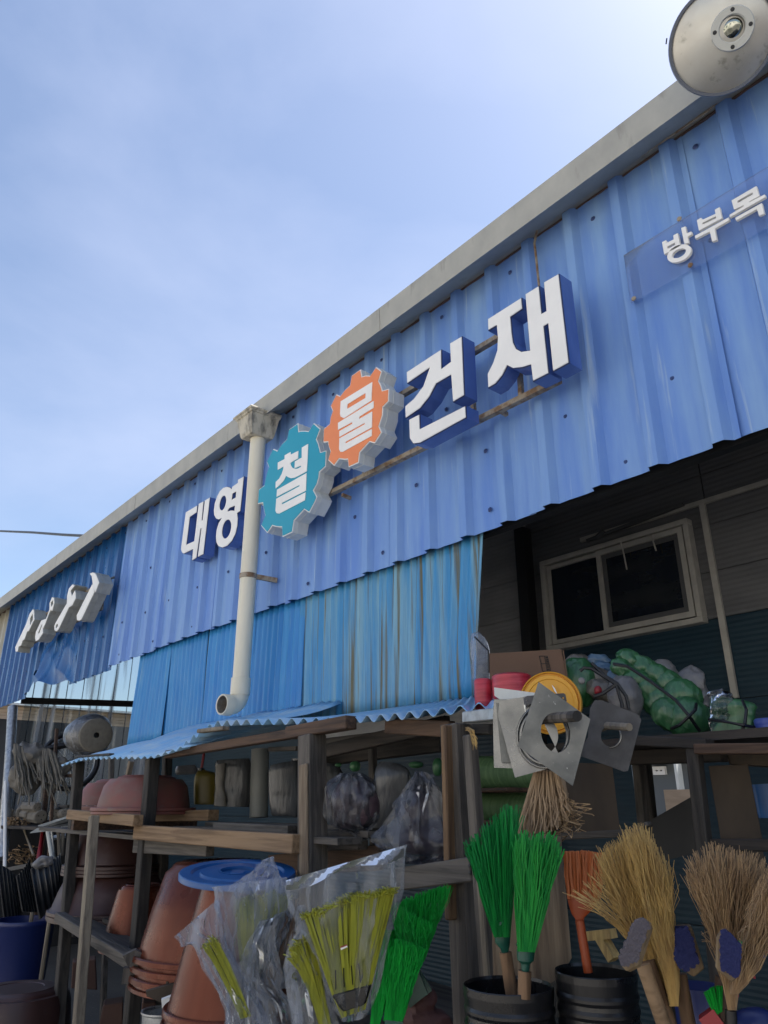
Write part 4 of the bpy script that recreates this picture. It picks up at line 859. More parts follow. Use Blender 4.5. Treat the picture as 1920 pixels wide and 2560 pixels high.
pt = thing('grey_pot', 'grey metal pot showing its rim at the bottom edge', 'pot', p_(1060, 2150))
lathe_px(p_, 1060, [(1880, 130), (1878, 142), (1890, 142), (1900, 132), (2150, 120)], M['silver'], 'pot_body', pt)
for i, (poly, Y) in enumerate((([(670, 1850), (800, 1830), (795, 1990), (640, 1990)], -.6), ([(470, 1570), (620, 1550), (630, 1750), (460, 1740)], -.3), ([(920, 1830), (1010, 1830), (1010, 1900), (915, 1890)], -.7))):
    slab(Pl('c2', *poly[0], Y), poly, .15, M['brick'], 'brown_block', bevel=.006, label=('brown block on the ground beside the dark second post', 'dark block standing behind the thin pale strip', 'small dark block behind the grey pot')[i], cat='block')

# ================================================================== LEFT CLUTTER
p_ = Pl('d2', 1250, 300, .05)
fr_ = thing('foam_roll', 'big roll of foam sheet wrapped in plastic standing above the awning', 'roll', p_(1250, 500))
f0 = p_(1252, 300); ax_ = (p_.nrm*.97+p_.side*.30+Z*-.05).normalized()
f0 = f0; rr = p_.m(212)
MB().lathe(f0, [(rr*.16, -.006), (rr*.17, 0), (rr*.5, .002), (rr*.9, 0), (rr*.99, -.006), (rr*1.0, -.02), (rr*1.0, -.45)], 56, ax=ax_, cap1=True).build('roll_body', M['foam'], fr_, smooth=True)
MB().lathe(f0, [(rr*.16, -.05), (0, -.05)], 24, ax=ax_).build('core_hole', M['darkmetal'], fr_)
MB().lathe(f0-ax_*.03, [(rr*.98, .0), (rr*1.03, -.02), (rr*1.25, -.10), (rr*1.36, -.22), (rr*1.2, -.36), (rr*.9, -.46)], 56, ax=ax_, wob=.05).build('plastic_wrap', M['film2'], fr_, smooth=True)
# bicycle wheel
p_ = Pl('d2', 900, 560, .25)
bw = thing('bicycle_wheel', 'dark bicycle wheel with thin spokes below the foam roll', 'wheel', p_(880, 820))
wc = p_(900, 640); wr = p_.m(350); wa = (p_.nrm+Z*.25+p_.side*.15).normalized(); wu = wa.orthogonal().normalized(); wv = wa.cross(wu)
MB().tube([wc+(wu*math.cos(t)+wv*math.sin(t))*wr for t in [2*math.pi*i/48 for i in range(49)]], .022, 8, cap=False).build('tyre', M['cable'], bw, smooth=True)
MB().tube([wc+(wu*math.cos(t)+wv*math.sin(t))*(wr-.03) for t in [2*math.pi*i/48 for i in range(49)]], .008, 6, cap=False).build('wheel_rim', M['silver'], bw, smooth=True)
b = MB()
for i in range(28): t = 2*math.pi*i/28; b.tube([wc+(wu*math.cos(t+.3)+wv*math.sin(t+.3))*.02, wc+(wu*math.cos(t)+wv*math.sin(t))*(wr-.03)], .0016, 3)
b.build('spokes', M['silver'], bw)
MB().tube([p_(330, 620), p_(620, 470), p_(900, 420)], .03, 8).build('black_tube', M['cable'], label='black tube lying across the top of the bicycle wheel', cat='tube', smooth=True)
# mop heads
p_ = Pl('d2', 400, 700, -.25)
mp_ = thing('mop_bundle', 'bundle of grey cord mop heads fanned out hanging left of the awning', 'mop', p_(420, 1000))
b = MB()
fan(p_, [(205, 880), (300, 1000), (380, 1060), (500, 880)], [(180, 430), (200, 400), (240, 430), (330, 470)], n=34, r=.008, depth=.07, jit=30, wav=.05, ljit=.14, b=b, n3=6)
b.build('cords', M['mop'], mp_, smooth=True)
b = MB()
fan(p_, [(520, 900), (610, 1010), (720, 980), (850, 1000), (800, 780)], [(470, 600), (540, 480), (620, 470), (700, 520), (740, 600)], n=70, r=.0085, depth=.10, jit=34, wav=.05, ljit=.18, b=b, n3=6)
for x0, y0, x1, y1 in ((290, 900, 230, 1200), (375, 900, 376, 1205), (550, 930, 530, 1170), (640, 980, 732, 1222), (700, 920, 712, 990), (210, 620, 240, 900)):
    b.tube([p_(x0, y0), p_((x0+x1)/2+8, (y0+y1)/2), p_(x1, y1)], .0085, 6)
b.build('cords', M['mop'], mp_, smooth=True)
blob(p_, 430, 560, 240, 130, .25, ratio=.5, cr=.05, cs=10, off=-.05).build('mop_plastic', M['creambag'], mp_, smooth=True)
blob(p_, 800, 700, 110, 90, .6, ratio=.4, cr=.03, cs=10, off=-.03).build('mop_plastic', M['creambag'], mp_, smooth=True)
blob(p_, 330, 850, 190, 200, 0, ratio=.3, cr=.04, cs=9, off=-.16).build('mop_plastic', M['creambag'], mp_, smooth=True)
# hexagonal rods, ends on
for i, (x, y, r0) in enumerate(((280, 1290, 68), (385, 1332, 60), (530, 1358, 88), (483, 1230, 60), (700, 1320, 68), (840, 1312, 58), (112, 1215, 52), (160, 1325, 62))):
    pp = Pl('d2', x, y, .05+.02*(i % 3)); t = thing('white_log_roll', ('pale round roll end, second lowest at left', 'small pale roll end between two bigger ones', 'largest pale roll end of the stack', 'topmost pale roll end under the mop cords', 'pale roll end right of the largest one', 'pale roll end beside the first rack post', 'pale roll end behind the galvanised post, upper', 'pale roll end behind the galvanised post, lower')[i], 'roll', pp(x, y+r0), 'pale rolls stacked end on')
    c = pp(x, y); r0 = pp.m(r0); ax_ = (pp.nrm+pp.side*U(-.1, .3)+Z*U(-.1, .1)).normalized()
    MB().lathe(c, [(0, .004), (r0*.8, .003), (r0*.96, -.004), (r0, -.02), (r0, -.5)], 9, ax=ax_).build('roll_body', M['mop'], t)
    u_ = ax_.orthogonal().normalized(); v_ = ax_.cross(u_)
    for a_ in (0, 2.2, 4.1): MB().lathe(c+(u_*math.cos(a_+i)+v_*math.sin(a_+i))*r0*.4, [(0, .0055), (r0*.11, .005), (r0*.12, .002)], 8, ax=ax_).build('hole', M['darkmetal'], t)
p_ = Pl('d2', 240, 1420, .0)
b = MB()
for i in range(70):
    x = U(100, 370); y = U(1370, 1480); c = p_(x, y, U(-.05, .02)); b.tube([c, c-p_.nrm*.3+p_.side*U(-.04, .04)], U(.006, .012), 5)
b.build('cane_bundle', M['raffia'], label='bundle of thin brown canes under the pale rolls', cat='cane', kind='stuff')
p_ = Pl('d2', 640, 1450, -.45)
for i, (poly, th) in enumerate((([(390, 1562), (490, 1500), (700, 1490), (880, 1475), (880, 1500), (640, 1530)], .004), ([(490, 1495), (600, 1440), (880, 1390), (880, 1412), (650, 1470)], .004), ([(490, 1470), (880, 1345), (880, 1362), (560, 1470)], .004), ([(520, 1510), (720, 1470), (880, 1440), (880, 1455), (700, 1500)], .004))):
    c = [p_(x, y, .03*i) for x, y in poly]; MB().extr(c, (0, 0, -.006)).build('metal_sheet', M['plate2'] if i % 2 else M['whitecan'], label=('lowest pale metal sheet jutting furthest left', 'second pale metal sheet of the jutting pile', 'topmost thin metal sheet of the jutting pile', 'bent metal sheet in the middle of the pile')[i], cat='metal sheet', group='loose metal sheets by the first post')
for i, (a_, b_, mt, r0) in enumerate((((618, 1535), (672, 1890), 'whitecan', .016), ((665, 1540), (700, 1900), 'silver', .012), ((755, 1512), (772, 1850), 'woodlight', .014), ((820, 1515), (800, 1860), 'woodlight', .014), ((640, 1642), (850, 1600), 'silver', .018))):
    MB().tube([p_(*a_, -.02*i), p_(*b_, -.02*i)], r0, 8).build('stake', M[mt], label=('white stake under the metal sheets', 'grey stake beside the white stake', 'pale wooden stake in the middle', 'pale wooden stake next to the rack post', 'grey strip tying the stakes together')[i], cat='stake', smooth=True)
MB().tube([P('d2', 300, 1490, .1), P('d2', 432, 1850, -.1)], .012, 6).build('wood_stick', M['woodlight'], label='tan wooden stick leaning in the dark left corner', cat='stick')
MB().tube([P('d2', 560, 1560, .1), P('d2', 500, 1920, -.1)], .022, 8).build('red_stick', M['redpl'], label='dark red stick leaning behind the stakes', cat='stick')
post('d2', (600, 1000), (560, 1500), .4, .05, 'woodb'); post('d2', (1000, 700), (990, 1200), .3, .05, 'woodg', z0=.4)
beamP('d2', (700, 1235), (900, 1225), .2, .05, .03, 'woodgx'); beamP('d2', (780, 830), (1010, 825), .1, .04, .03, 'woodb')
beamP('d2', (90, 1480), (900, 1510), .1, .4, .03, 'wooddx', name='shelf_board')
# black scoop shovels
def shovel(label, quad, ref, bulge, flip=1):
    pl = Pl('c2', *ref); t = thing('snow_shovel', label, 'shovel', pl(*quad[3]), 'black plastic shovels in the drum')
    c = [pl(*q_) for q_ in quad]
    def f(u, v): return (c[0]*(1-u)+c[1]*u)*(1-v)+(c[3]*(1-u)+c[2]*u)*v+pl.nrm*(bulge*math.sin(math.pi*v)*flip+.008*math.cos(u*2*math.pi*7))+pl.side*(bulge*.4*math.sin(math.pi*u))
    MB().grid(f, 56, 12, tuple(-pl.nrm*.004)).build('blade', M['blackfl'], t, smooth=True)
    MB().tube([c[0]-pl.nrm*.02, c[3]-pl.nrm*.02], .012, 6).build('edge_strip', M['darkmetal'], t)
    MB().tube([(c[2]+c[3])/2, (c[2]+c[3])/2-Z*.5], .015, 8).build('handle', M['woodlight'], t)
    return t
shovel('black ribbed shovel blade, left of the pair', [(-10, 930), (112, 1030), (160, 1335), (30, 1290)], (80, 1100, -.5), .06)
shovel('black ribbed shovel blade curving right, nearest the rack', [(205, 965), (392, 862), (412, 1080), (262, 1290)], (300, 1100, -.55), .08)
shovel('narrow black shovel blade between the other two', [(110, 1010), (190, 890), (268, 1250), (150, 1240)], (190, 1080, -.5), .03)
MB().beam(P('c2', 15, 975, -.4), P('c2', 340, 915, -.4), .03, .03).build('dark_bar', M['darkmetal'], label='dark bar holding up the shovels', cat='bar')
blob(Pl('c2', 280, 925, -.6), 282, 925, 58, 28, -.3, ratio=.5, cr=.03, cs=12).build('white_rag', M['whitebag'], smooth=True, label='crumpled white rag on the shovel top', cat='rag')
b = MB(); p_ = Pl('d2', 300, 1800, .3)
for i in range(60):
    x = U(100, 520); y = U(1750, 1950); b.tube([p_(x, y), p_(x+U(-60, 60), y+U(-40, 40), U(-.1, .1)), p_(x+U(-100, 100), y+U(-60, 60), U(-.1, .1))], .006, 4)
b.build('cable_tangle', M['raffia'], label='brown tangle of cord in the dark behind the shovels', cat='cord', kind='stuff')
# ================================================================== BAGGED BROOMS
p_ = Pl('e4', 560, 800, -1.22)
yb = thing('flat_broom', 'flat olive yellow broom head standing upside down in the big clear bag', 'broom', p_(560, 1440), 'bagged yellow brooms')
b = fan(p_, [(200, 640), (330, 590), (460, 530), (620, 465), (760, 455), (880, 430), (945, 425)], [(435, 1285), (755, 1195)], n=420, r=.0019, depth=.022, rdepth=.012, jit=10, curl=.012, ljit=.03, tipr=.8)
for i in range(420):
    x, y = poly_lerp([(195, 635), (330, 590), (460, 530), (620, 465), (760, 455), (880, 430), (950, 420)], U(0, 1)); q0 = p_(x+U(-14, 14), y+U(-8, 26), U(-.024, .026))
    b.tube([q0, q0+p_.side*U(-.016, .016)+p_.nrm*U(-.006, .012)+Z*U(-.006, .010)], [.0016, .0011], 3)
b.build('bristles', M['yel'], yb, kind='stuff')
b = MB()
for q_ in ([(470, 1230), (525, 1250), (530, 1460), (490, 1300)], ): pass
slab(p_, [(425, 1290), (762, 1190), (712, 1365), (520, 1432)], .02, M['blackpl'], 'binding_band', yb, off=.014, bevel=.004)
fan(p_, [(425+10, 1290), (755, 1195)], [(518, 1475), (700, 1405)], n=80, r=.002, depth=.01, rdepth=.01, jit=3).build('stub_bristles', M['yel'], yb, kind='stuff')
for x in (470, 535, 600, 660): MB().tube([p_(x+8*(x-560)/100, 1240-(x-470)*.3, .016), p_(x-8, 1080-(x-470)*.3, .016)], .0012, 4).build('split_gap', M['blackpl'], yb)
stk = slab(p_, [(500, 885), (555, 866), (560, 888), (505, 914)], .0015, M['letter'], 'price_sticker', yb, off=.045)
slab(p_, [(500, 885), (555, 866), (557, 875), (502, 896)], .0015, M['redpl'], 'sticker_band', yb, off=.0467)
st = [(50, 335, 1028, 45, .03), (62, 375, 1022, 110, .06), (90, 480, 1005, 250, .10), (125, 590, 990, 400, .13), (190, 720, 945, 590, .17), (260, 850, 885, 790, .2), (330, 980, 830, 1000, .24), (395, 1180, 785, 1220, .28), (450, 1330, 735, 1380, .28), (500, 1430, 690, 1440, .3), (540, 1500, 640, 1490, .4)]
bag = thing('clear_broom_bag', 'large clear plastic bag around the olive yellow broom, open at the top', 'bag', p_(560, 1500), 'clear bags around the brooms')
loft(p_, smoothst(st, 7), .2, n=64, fold=0.018, seed=2, cap=False).build('bag_film', M['film'], bag, smooth=True)
hem = MB(); n_ = 40
hem.grid(lambda u, v: p_(50+978*u, 335-290*u+v*(78+30*math.sin(u*9)), .022+.012*math.sin(u*14+v*3)), 44, 4); hem.build('bag_hem', M['hem'], bag, smooth=True, label='folded milky hem of the bag')
# second small yellow broom
p_ = Pl('e4', 250, 1100, -1.26)
yb = thing('flat_broom', 'bundled pale yellow broom with looped tips left of the big bag', 'broom', p_(370, 1526), 'bagged yellow brooms')
fan(p_, [(75, 985), (110, 920), (170, 860), (240, 815), (330, 900)], [(335, 1560), (425, 1540)], n=150, r=.0018, depth=.03, rdepth=.012, jit=20, curl=.016, mids=[(215, 1200), (350, 1180)], ljit=.05).build('bristles', M['yel'], yb, kind='stuff')
bag = thing('clear_broom_bag', 'small crumpled clear bag over the pale yellow bundled broom', 'bag', p_(370, 1526), 'clear bags around the brooms')
loft(p_, smoothst([(180, 740, 250, 800, .4), (110, 880, 310, 900, .3), (60, 1000, 360, 1040, .3), (75, 1100, 375, 1120, .3), (90, 1250, 400, 1280, .25), (120, 1530, 440, 1530, .25)], 7), .3, n=48, fold=0.021, seed=8, cap=False).build('bag_film', M['film'], bag, smooth=True)
# third: lime bundle in the left bag
p_ = Pl('d7', 500, 1500, -1.24)
yb = thing('flat_broom', 'lime yellow broom drooping out of the leftmost bag', 'broom', p_(850, 2100), 'bagged yellow brooms')
fan(p_, [(345, 1300), (390, 1240), (440, 1200), (490, 1215)], [(780, 2150), (900, 2120)], n=90, r=.0018, depth=.02, jit=16, curl=.012, mids=[(520, 1600), (650, 1520)], ljit=.04).build('bristles', M['yel'], yb, kind='stuff')
bag = thing('clear_broom_bag', 'leftmost clear bag with its open end flaring over the copper tub', 'bag', p_(800, 2212), 'clear bags around the brooms')
st = [(5, 1140, 495, 715, .05), (50, 1200, 510, 800, .08), (95, 1262, 525, 930, .1), (210, 1255, 545, 1120, .14), (295, 1420, 620, 1350, .2), (390, 1650, 790, 1600, .22), (520, 1880, 950, 1880, .22), (605, 2080, 1060, 2080, .22), (620, 2240, 1110, 2240, .22)]
loft(p_, smoothst(st, 7), .2, n=56, fold=0.012, seed=12, cap=False).build('bag_film', M['film2'], bag, smooth=True)
# middle pale broom in its bag
p_ = Pl('d7', 900, 1000, -1.14)
yb = thing('flat_broom', 'pale green yellow broom blurred inside the middle bag', 'broom', p_(900, 1900), 'bagged yellow brooms')
fan(p_, [(700, 760), (850, 700), (1000, 680), (1180, 640), (1370, 720)], [(800, 1750), (1010, 1760)], n=170, r=.0018, depth=.02, jit=14, curl=.012).build('bristles', M['yel'], yb, kind='stuff')
bag = thing('clear_broom_bag', 'middle milky bag covering the pale green yellow broom', 'bag', p_(900, 2240), 'clear bags around the brooms')
st = [(480, 560, 1300, 450, .05), (490, 660, 1340, 560, .09), (510, 850, 1390, 780, .14), (540, 1080, 1340, 1040, .18), (600, 1350, 1200, 1350, .2), (640, 1650, 1100, 1700, .22), (620, 1950, 1080, 2000, .2), (620, 2240, 1120, 2240, .2)]
loft(p_, smoothst(st, 7), .2, n=60, fold=0.016, seed=22, cap=False, off=.03).build('bag_film', M['film2'], bag, smooth=True)
bag2 = thing('clear_broom_bag', 'pointed clear bag tip sticking up in front of the blue lid', 'bag', p_(1000, 560), 'clear bags around the brooms')
loft(p_, smoothst([(1110, 215, 1150, 200, .3), (1000, 300, 1190, 330, .15), (850, 430, 1240, 420, .12), (700, 530, 1260, 560, .12), (620, 620, 1260, 700, .12)], 6), .2, n=40, fold=0.012, seed=31, cap=False, off=-.02).build('bag_film', M['film2'], bag2, smooth=True)
# brown straw brooms in bags
for lab, labb, sts, tips, roots, off in (
    ('dark brown straw broom in the bag nearest the middle', 'folded clear bag over the nearer dark straw broom', [(1060, 960, 1200, 920, .25), (900, 1240, 1130, 1180, .25), (820, 1430, 1180, 1450, .25), (790, 1600, 1230, 1650, .25), (880, 1725, 1250, 1800, .2), (1080, 1950, 1400, 2000, .2), (1130, 2240, 1470, 2240, .2)],
     [(860, 1620), (900, 1500), (1000, 1450), (1130, 1500), (1200, 1600)], [(1000, 2260), (1200, 2260)], .05),
    ('dark brown straw broom leaning right under the big bag', 'narrow clear bag over the farther dark straw broom', [(1230, 880, 1520, 780, .2), (1120, 1080, 1540, 1000, .22), (1065, 1250, 1500, 1200, .22), (1140, 1450, 1430, 1420, .25), (1230, 1640, 1380, 1620, .3), (1310, 1785, 1345, 1780, .5)],
     [(1130, 1280), (1200, 1130), (1330, 900), (1420, 820), (1480, 1000)], [(1200, 1800), (1330, 1780)], .02)):
    q0 = thing('straw_broom', lab, 'broom', p_(roots[0][0], roots[0][1]), 'bagged brown straw brooms')
    fan(p_, tips, roots, n=150, r=.0016, depth=.035, jit=30, wav=.05, ljit=.2, mids=None).build('straws', M['brown_straw_dark'], q0, kind='stuff')
    q1 = thing('clear_broom_bag', labb, 'bag', p_(roots[0][0], roots[0][1]), 'clear bags around the brooms')
    loft(p_, smoothst(sts, 7), .2, n=48, fold=0.024, seed=len(lab), cap=False, off=off).build('bag_film', M['film'], q1, smooth=True)

# ================================================================== GREEN FLAT BROOMS
for i, (lab, tips, roots, Y, n, hz) in enumerate((
    ('bright green flat broom head standing highest at right', [(960, 540), (1100, 480), (1250, 420), (1410, 385)], [(1010, 1150), (1190, 1010)], -1.0, 190, 0),
    ('bright green flat broom head in the middle of the stack', [(940, 560), (1010, 560), (1130, 640), (1260, 700)], [(1000, 1110), (1170, 1020)], -1.06, 150, 0),
    ('bright green flat broom head lowest and nearest', [(960, 830), (1060, 870), (1190, 905)], [(860, 1500), (1010, 1515)], -1.14, 190, 0),
    ('bright green broom head leaning at the left of the stack', [(830, 870), (880, 800), (960, 960)], [(745, 1560), (815, 1560)], -1.16, 120, 0),
    ('dark green broom head behind the bag edge', [(870, 750), (940, 770), (1050, 820)], [(860, 1300), (960, 1250)], -1.08, 90, 0))):
    pl = Pl('e4', roots[0][0], roots[0][1], Y); t = thing('green_broom', lab, 'broom', pl(*roots[0]), 'bright green flat brooms')
    fan(pl, tips, roots, n=int(n*1.7), r=.0015, depth=.026, rdepth=.014, jit=18, wav=.02, ljit=.03, segs=5).build('bristles', M['grn2'], t, kind='stuff')
    a_, c_ = pl(*roots[0]), pl(*roots[1]); MB().beam(a_+Vector((0, 0, -.03)), c_+Vector((0, 0, -.03)), .03, .07).build('head_block', M['collar'], t)
p_ = Pl('e4', 1230, 1350, -.95)
pack('folded maroon rubbery cloth slumped below the green brooms', 'e4', [(1150, 1150, 1185, 1150), (1110, 1230, 1250, 1260), (1060, 1380, 1290, 1400), (1045, 1460, 1400, 1440), (1060, 1540, 1420, 1540)], -.95, mt='maroon', name='maroon_cloth', cat='cloth', cr=.02, cs=12, pw=1)

# ================================================================== GREEN ROUND BROOMS, BINS
def bin_(pl, cx, y, r, label):
    t = thing('black_bin', label, 'bin', Vector((pl(cx, y).x, pl(cx, y).y, 0)), 'tall black bins holding brooms')
    c = pl(cx, y); R0 = pl.m(r); pr_ = [(R0*.965, -.5), (R0*.965, -.004), (R0*.985, .002), (R0, 0), (R0, -.012)]
    z_ = -.03
    while z_ > -c.z+.02: pr_ += [(R0*.972, z_), (R0*1.0, z_-.006), (R0*1.0, z_-.011), (R0*.965, z_-.017)]; z_ -= .024
    MB().lathe(c, pr_, 72).build('bin_wall', M['blackpl'], t)
    for a_ in (200, 300):
        q_ = c+Vector((math.cos(R(a_)), math.sin(R(a_)), 0))*R0*.962+Vector((0, 0, -.02))
        MB().lathe(q_, [(0, .003), (.004, .003), (.006, 0)], 8, ax=c+Vector((0, 0, -.02))-q_).build('rivet', M['silver'], t)
    return t
b1 = Pl('c4', 277, 1835, -1.12); bin_(b1, 277, 1838, 238, 'tall black ribbed bin with two green brooms, left one')
b2 = Pl('c4', 740, 1770, -1.0); bin_(b2, 740, 1762, 212, 'tall black ribbed bin with the orange broom, right one')
def round_broom(label, tips, roots, col, hnd, mt, Y, tie, seed):
    pl = Pl('c4', *roots[0], Y); (xl, yl), (xr, yr) = roots[0], roots[-1]
    t = thing('round_broom', label, 'broom', pl(*hnd[1]), 'green twig brooms in the black bin')
    b = fan(pl, tips, roots, n=320, r=.0018, depth=.055, rdepth=.022, jit=10, wav=.024, ljit=.09, segs=4)
    b.build('bristles', M[mt], t, kind='stuff')
    loft(pl, col, .95, n=24).build('collar', M['collar'], t, smooth=True)
    MB().tube([pl(*hnd[0]), pl(*hnd[1])-Z*.0], .0125, 12).build('handle', M['handle'], t, smooth=True)
    loft(pl, tie, .9, n=28).build('tie_band', M['collar'], t, smooth=True)
round_broom('dark green bristle broom standing upside down, left of the pair', [(62, 1110), (120, 1060), (200, 980), (270, 925), (330, 930)], [(205, 1580), (285, 1580)], [(205, 1565, 290, 1565), (208, 1610, 288, 1612), (235, 1640, 282, 1640), (246, 1675, 280, 1678)], ((262, 1660), (300, 1905)), 'grn1', -1.12, [(188, 1530, 296, 1440), (192, 1545, 296, 1455)], 1)
round_broom('lighter green bristle broom standing upside down, right of the pair', [(310, 1120), (350, 1060), (420, 1075), (490, 1060), (548, 1140)], [(330, 1655), (415, 1660)], [(322, 1640, 420, 1650), (325, 1700, 415, 1705), (345, 1720, 395, 1722), (350, 1775, 385, 1778)], ((366, 1760), (362, 1905)), 'grn1b', -1.16, [(318, 1615, 425, 1632), (319, 1626, 424, 1644)], 2)
# orange broom
p_ = Pl('e5', 240, 400, -1.0)
ob = thing('orange_broom', 'orange plastic fan broom with orange handle in the right bin', 'broom', p_(275, 1130))
fan(p_, [(85, 215), (250, 203), (420, 232)], [(122, 575), (368, 565)], n=120, r=.0026, depth=.012, rdepth=.012, jit=4, wav=.006, ljit=.015).build('bristles', M['orangeb'], ob, kind='stuff')
loft(p_, [(116, 560, 372, 555), (122, 600, 366, 592), (150, 690, 300, 668), (175, 722, 250, 718), (190, 760, 236, 756)], .22, n=24).build('broom_head', M['orangec'], ob, smooth=True)
MB().tube([p_(212, 740), p_(278, 1140)], .009, 10).build('handle', M['orangec'], ob, smooth=True)
# straw brooms
def straw_broom(label, Y, ref, parts, mt, ties, grp='long straw brooms'):
    pl = Pl('e5', *ref, Y); t = thing('straw_broom', label, 'broom', pl(*ref), grp)
    for tips, mids, roots, n, jit in parts:
        fan(pl, tips, roots, n=int(n*1.7), r=.00105, depth=.06, rdepth=.016, mids=mids, jit=jit, wav=.026, ljit=.10, segs=6, tipr=.45).build('straws', M[mt], t, kind='stuff')
    for (x0, y0, x1, y1, mt2) in ties:
        loft(pl, [(x0-4, y0-9, x1+4, y1-9), (x0-4, y0+9, x1+4, y1+9)], .75, n=20).build('tie', mt2, t)
    return t
tr_ = mat('tie_red', (.30, .03, .04), .6); tb_ = mat('tie_blue', (.03, .06, .22), .6); tg_ = mat('tie_green', (.03, .22, .06), .6); tbr = mat('tie_dark', (.05, .03, .02), .6)
straw_broom('golden straw broom leaning left with a few long stray stems', -1.1, (900, 1300), [
    ([(385, 330), (420, 270), (500, 230), (560, 200), (640, 300)], [(640, 900), (790, 900)], [(850, 1330), (920, 1330)], 330, 22),
    ([(150, 580), (290, 540), (340, 440), (380, 400)], [(560, 850), (700, 900)], [(850, 1330), (900, 1330)], 50, 14)], 'straw', [(720, 835, 835, 800, tr_), (745, 930, 850, 880, tb_), (800, 1090, 905, 1060, tbr), (845, 1230, 915, 1225, tbr)])
straw_broom('golden straw broom standing tall in the middle', -1.13, (940, 1400), [
    ([(560, 190), (620, 110), (700, 120), (750, 160), (790, 330)], [(790, 860), (930, 860)], [(905, 1400), (968, 1400)], 360, 20),
    ([(790, 250), (870, 300), (905, 430)], [(860, 860), (935, 860)], [(925, 1400), (968, 1400)], 60, 20)], 'straw', [(865, 850, 938, 845, tr_), (868, 880, 940, 875, tr_), (870, 920, 942, 915, tb_), (885, 1050, 960, 1045, tbr), (900, 1220, 962, 1218, tbr), (905, 1330, 966, 1330, tbr)])
straw_broom('brown straw broom standing at the right with a bushy head', -1.12, (1385, 1440), [
    ([(1050, 400), (1110, 310), (1220, 245), (1330, 270), (1440, 290), (1560, 330), (1640, 390)], [(1245, 900), (1480, 900)], [(1355, 1430), (1412, 1430)], 460, 22),
    ([(1175, 740), (1165, 900)], [(1260, 1000), (1280, 1020)], [(1355, 1430), (1370, 1430)], 6, 10)], 'straw2', [(1352, 1260, 1438, 1290, tr_), (1352, 1300, 1430, 1320, tr_), (1352, 1360, 1418, 1370, tr_), (1350, 1400, 1414, 1410, tbr)])
straw_broom('pale straw broom bound with green red and blue ties at the right edge', -1.17, (1400, 1300), [
    ([(1560, 560), (1640, 440), (1720, 420), (1800, 520)], [(1450, 960), (1640, 980)], [(1372, 1310), (1430, 1300)], 260, 24)], 'straw2', [(1436, 902, 1672, 935, tg_), (1440, 945, 1668, 975, tr_), (1452, 985, 1640, 1015, tb_), (1425, 1100, 1560, 1180, tr_), (1410, 1150, 1520, 1210, tbr)])
p_ = Pl('e5', 800, 1300, -1.16)
for i, (a_, b_, r0, mt) in enumerate((((700, 1080), (880, 1600), .012, 'woodt'), ((740, 1050), (930, 1600), .011, 'handle'), ((980, 1150), (1060, 1600), .012, 'handle'))):
    MB().tube([p_(*a_, -.03*i), p_(*b_, -.03*i)], r0, 12).build('broom_pole', M[mt], smooth=True, label=('thick tan bamboo pole below the scrub brush', 'second thinner pole beside the bamboo pole', 'pole standing right of the middle straw broom')[i], cat='pole')
for x0, y0 in ((1332, 1190), ):
    MB().tube([p_(1335, 1180, -.02), p_(1318, 1600, -.02)], .0165, 12).build('brush_pole', wood('dark_handle', (.13, .075, .05), (.08, .045, .03), 'z'), smooth=True, label='dark brown handle of the right scrub brush', cat='handle')
MB().tube([p_(1372, 1430), p_(1385, 1600)], .009, 10).build('black_pole', M['cable'], smooth=True, label='thin black pole under the bound straw broom', cat='pole')
# stepladder-like pale rack bits behind
MB().beam(P('e5', 275, 860, -.7), P('e5', 470, 840, -.7), .03, .02).build('wood_strip', M['straw'], label='pale slat in the dark behind the orange handle', cat='slat')
MB().beam(P('e5', 380, 870, -.7), P('e5', 480, 1040, -.7), .03, .02).build('wood_strip', M['straw'], label='slanting pale slat behind the orange handle', cat='slat')
def brush(label, woodp, brp, mt, Y, th=.03):
    pl = Pl('e5', *woodp[0], Y); c = pl(*woodp[-1]); t = thing('scrub_brush', label, 'scrub brush', c, 'wooden scrub brushes')
    slab(pl, woodp, .022, M['brwood'], 'brush_block', t, bevel=.004)
    # tufts set in rows over a backing pad
    slab(pl, brp, .012, M[mt], 'bristle_pad', t, off=.014)
    xs = [p[0] for p in brp]; ys = [p[1] for p in brp]; b = MB()
    def inside(x, y):
        c_ = False; n = len(brp)
        for i in range(n):
            (x1, y1), (x2, y2) = brp[i], brp[i-1]
            if (y1 > y) != (y2 > y) and x < (x2-x1)*(y-y1)/(y2-y1)+x1: c_ = not c_
        return c_
    y = min(ys)
    while y < max(ys):
        x = min(xs)
        while x < max(xs):
            if inside(x, y):
                p = pl(x+U(-3, 3), y+U(-3, 3), .012); b.tube([p, p+pl.nrm*.014+pl.side*U(-.002, .002)+Z*U(-.002, .002)], [.0032, .0036], 5)
            x += 13
        y += 13
    b.build('tufts', M[mt], t, kind='stuff')
brush('scrub brush with grey bristles tilted over the golden brooms', [(640, 745), (700, 720), (780, 785), (770, 830), (682, 1100), (585, 1148), (540, 1100), (520, 1020)], [(628, 758), (698, 722), (738, 758), (640, 1040), (545, 1068), (520, 1030)], 'brgrey', -1.24)
brush('scrub brush with blue bristles in the middle', [(950, 785), (1050, 780), (1075, 792), (1172, 1112), (1090, 1178), (1015, 1130), (960, 1090)], [(945, 790), (1040, 788), (1118, 1050), (1020, 1110), (950, 1040)], 'brblue', -1.12)
brush('scrub brush with blue bristles on the dark brown handle at right', [(1300, 822), (1335, 810), (1440, 925), (1425, 1180), (1385, 1222), (1255, 1112), (1262, 880)], [(1302, 828), (1338, 812), (1438, 925), (1436, 1115), (1410, 1158), (1298, 1082)], 'brblue', -1.22)
p_ = Pl('e5', 1260, 1350, -1.1)
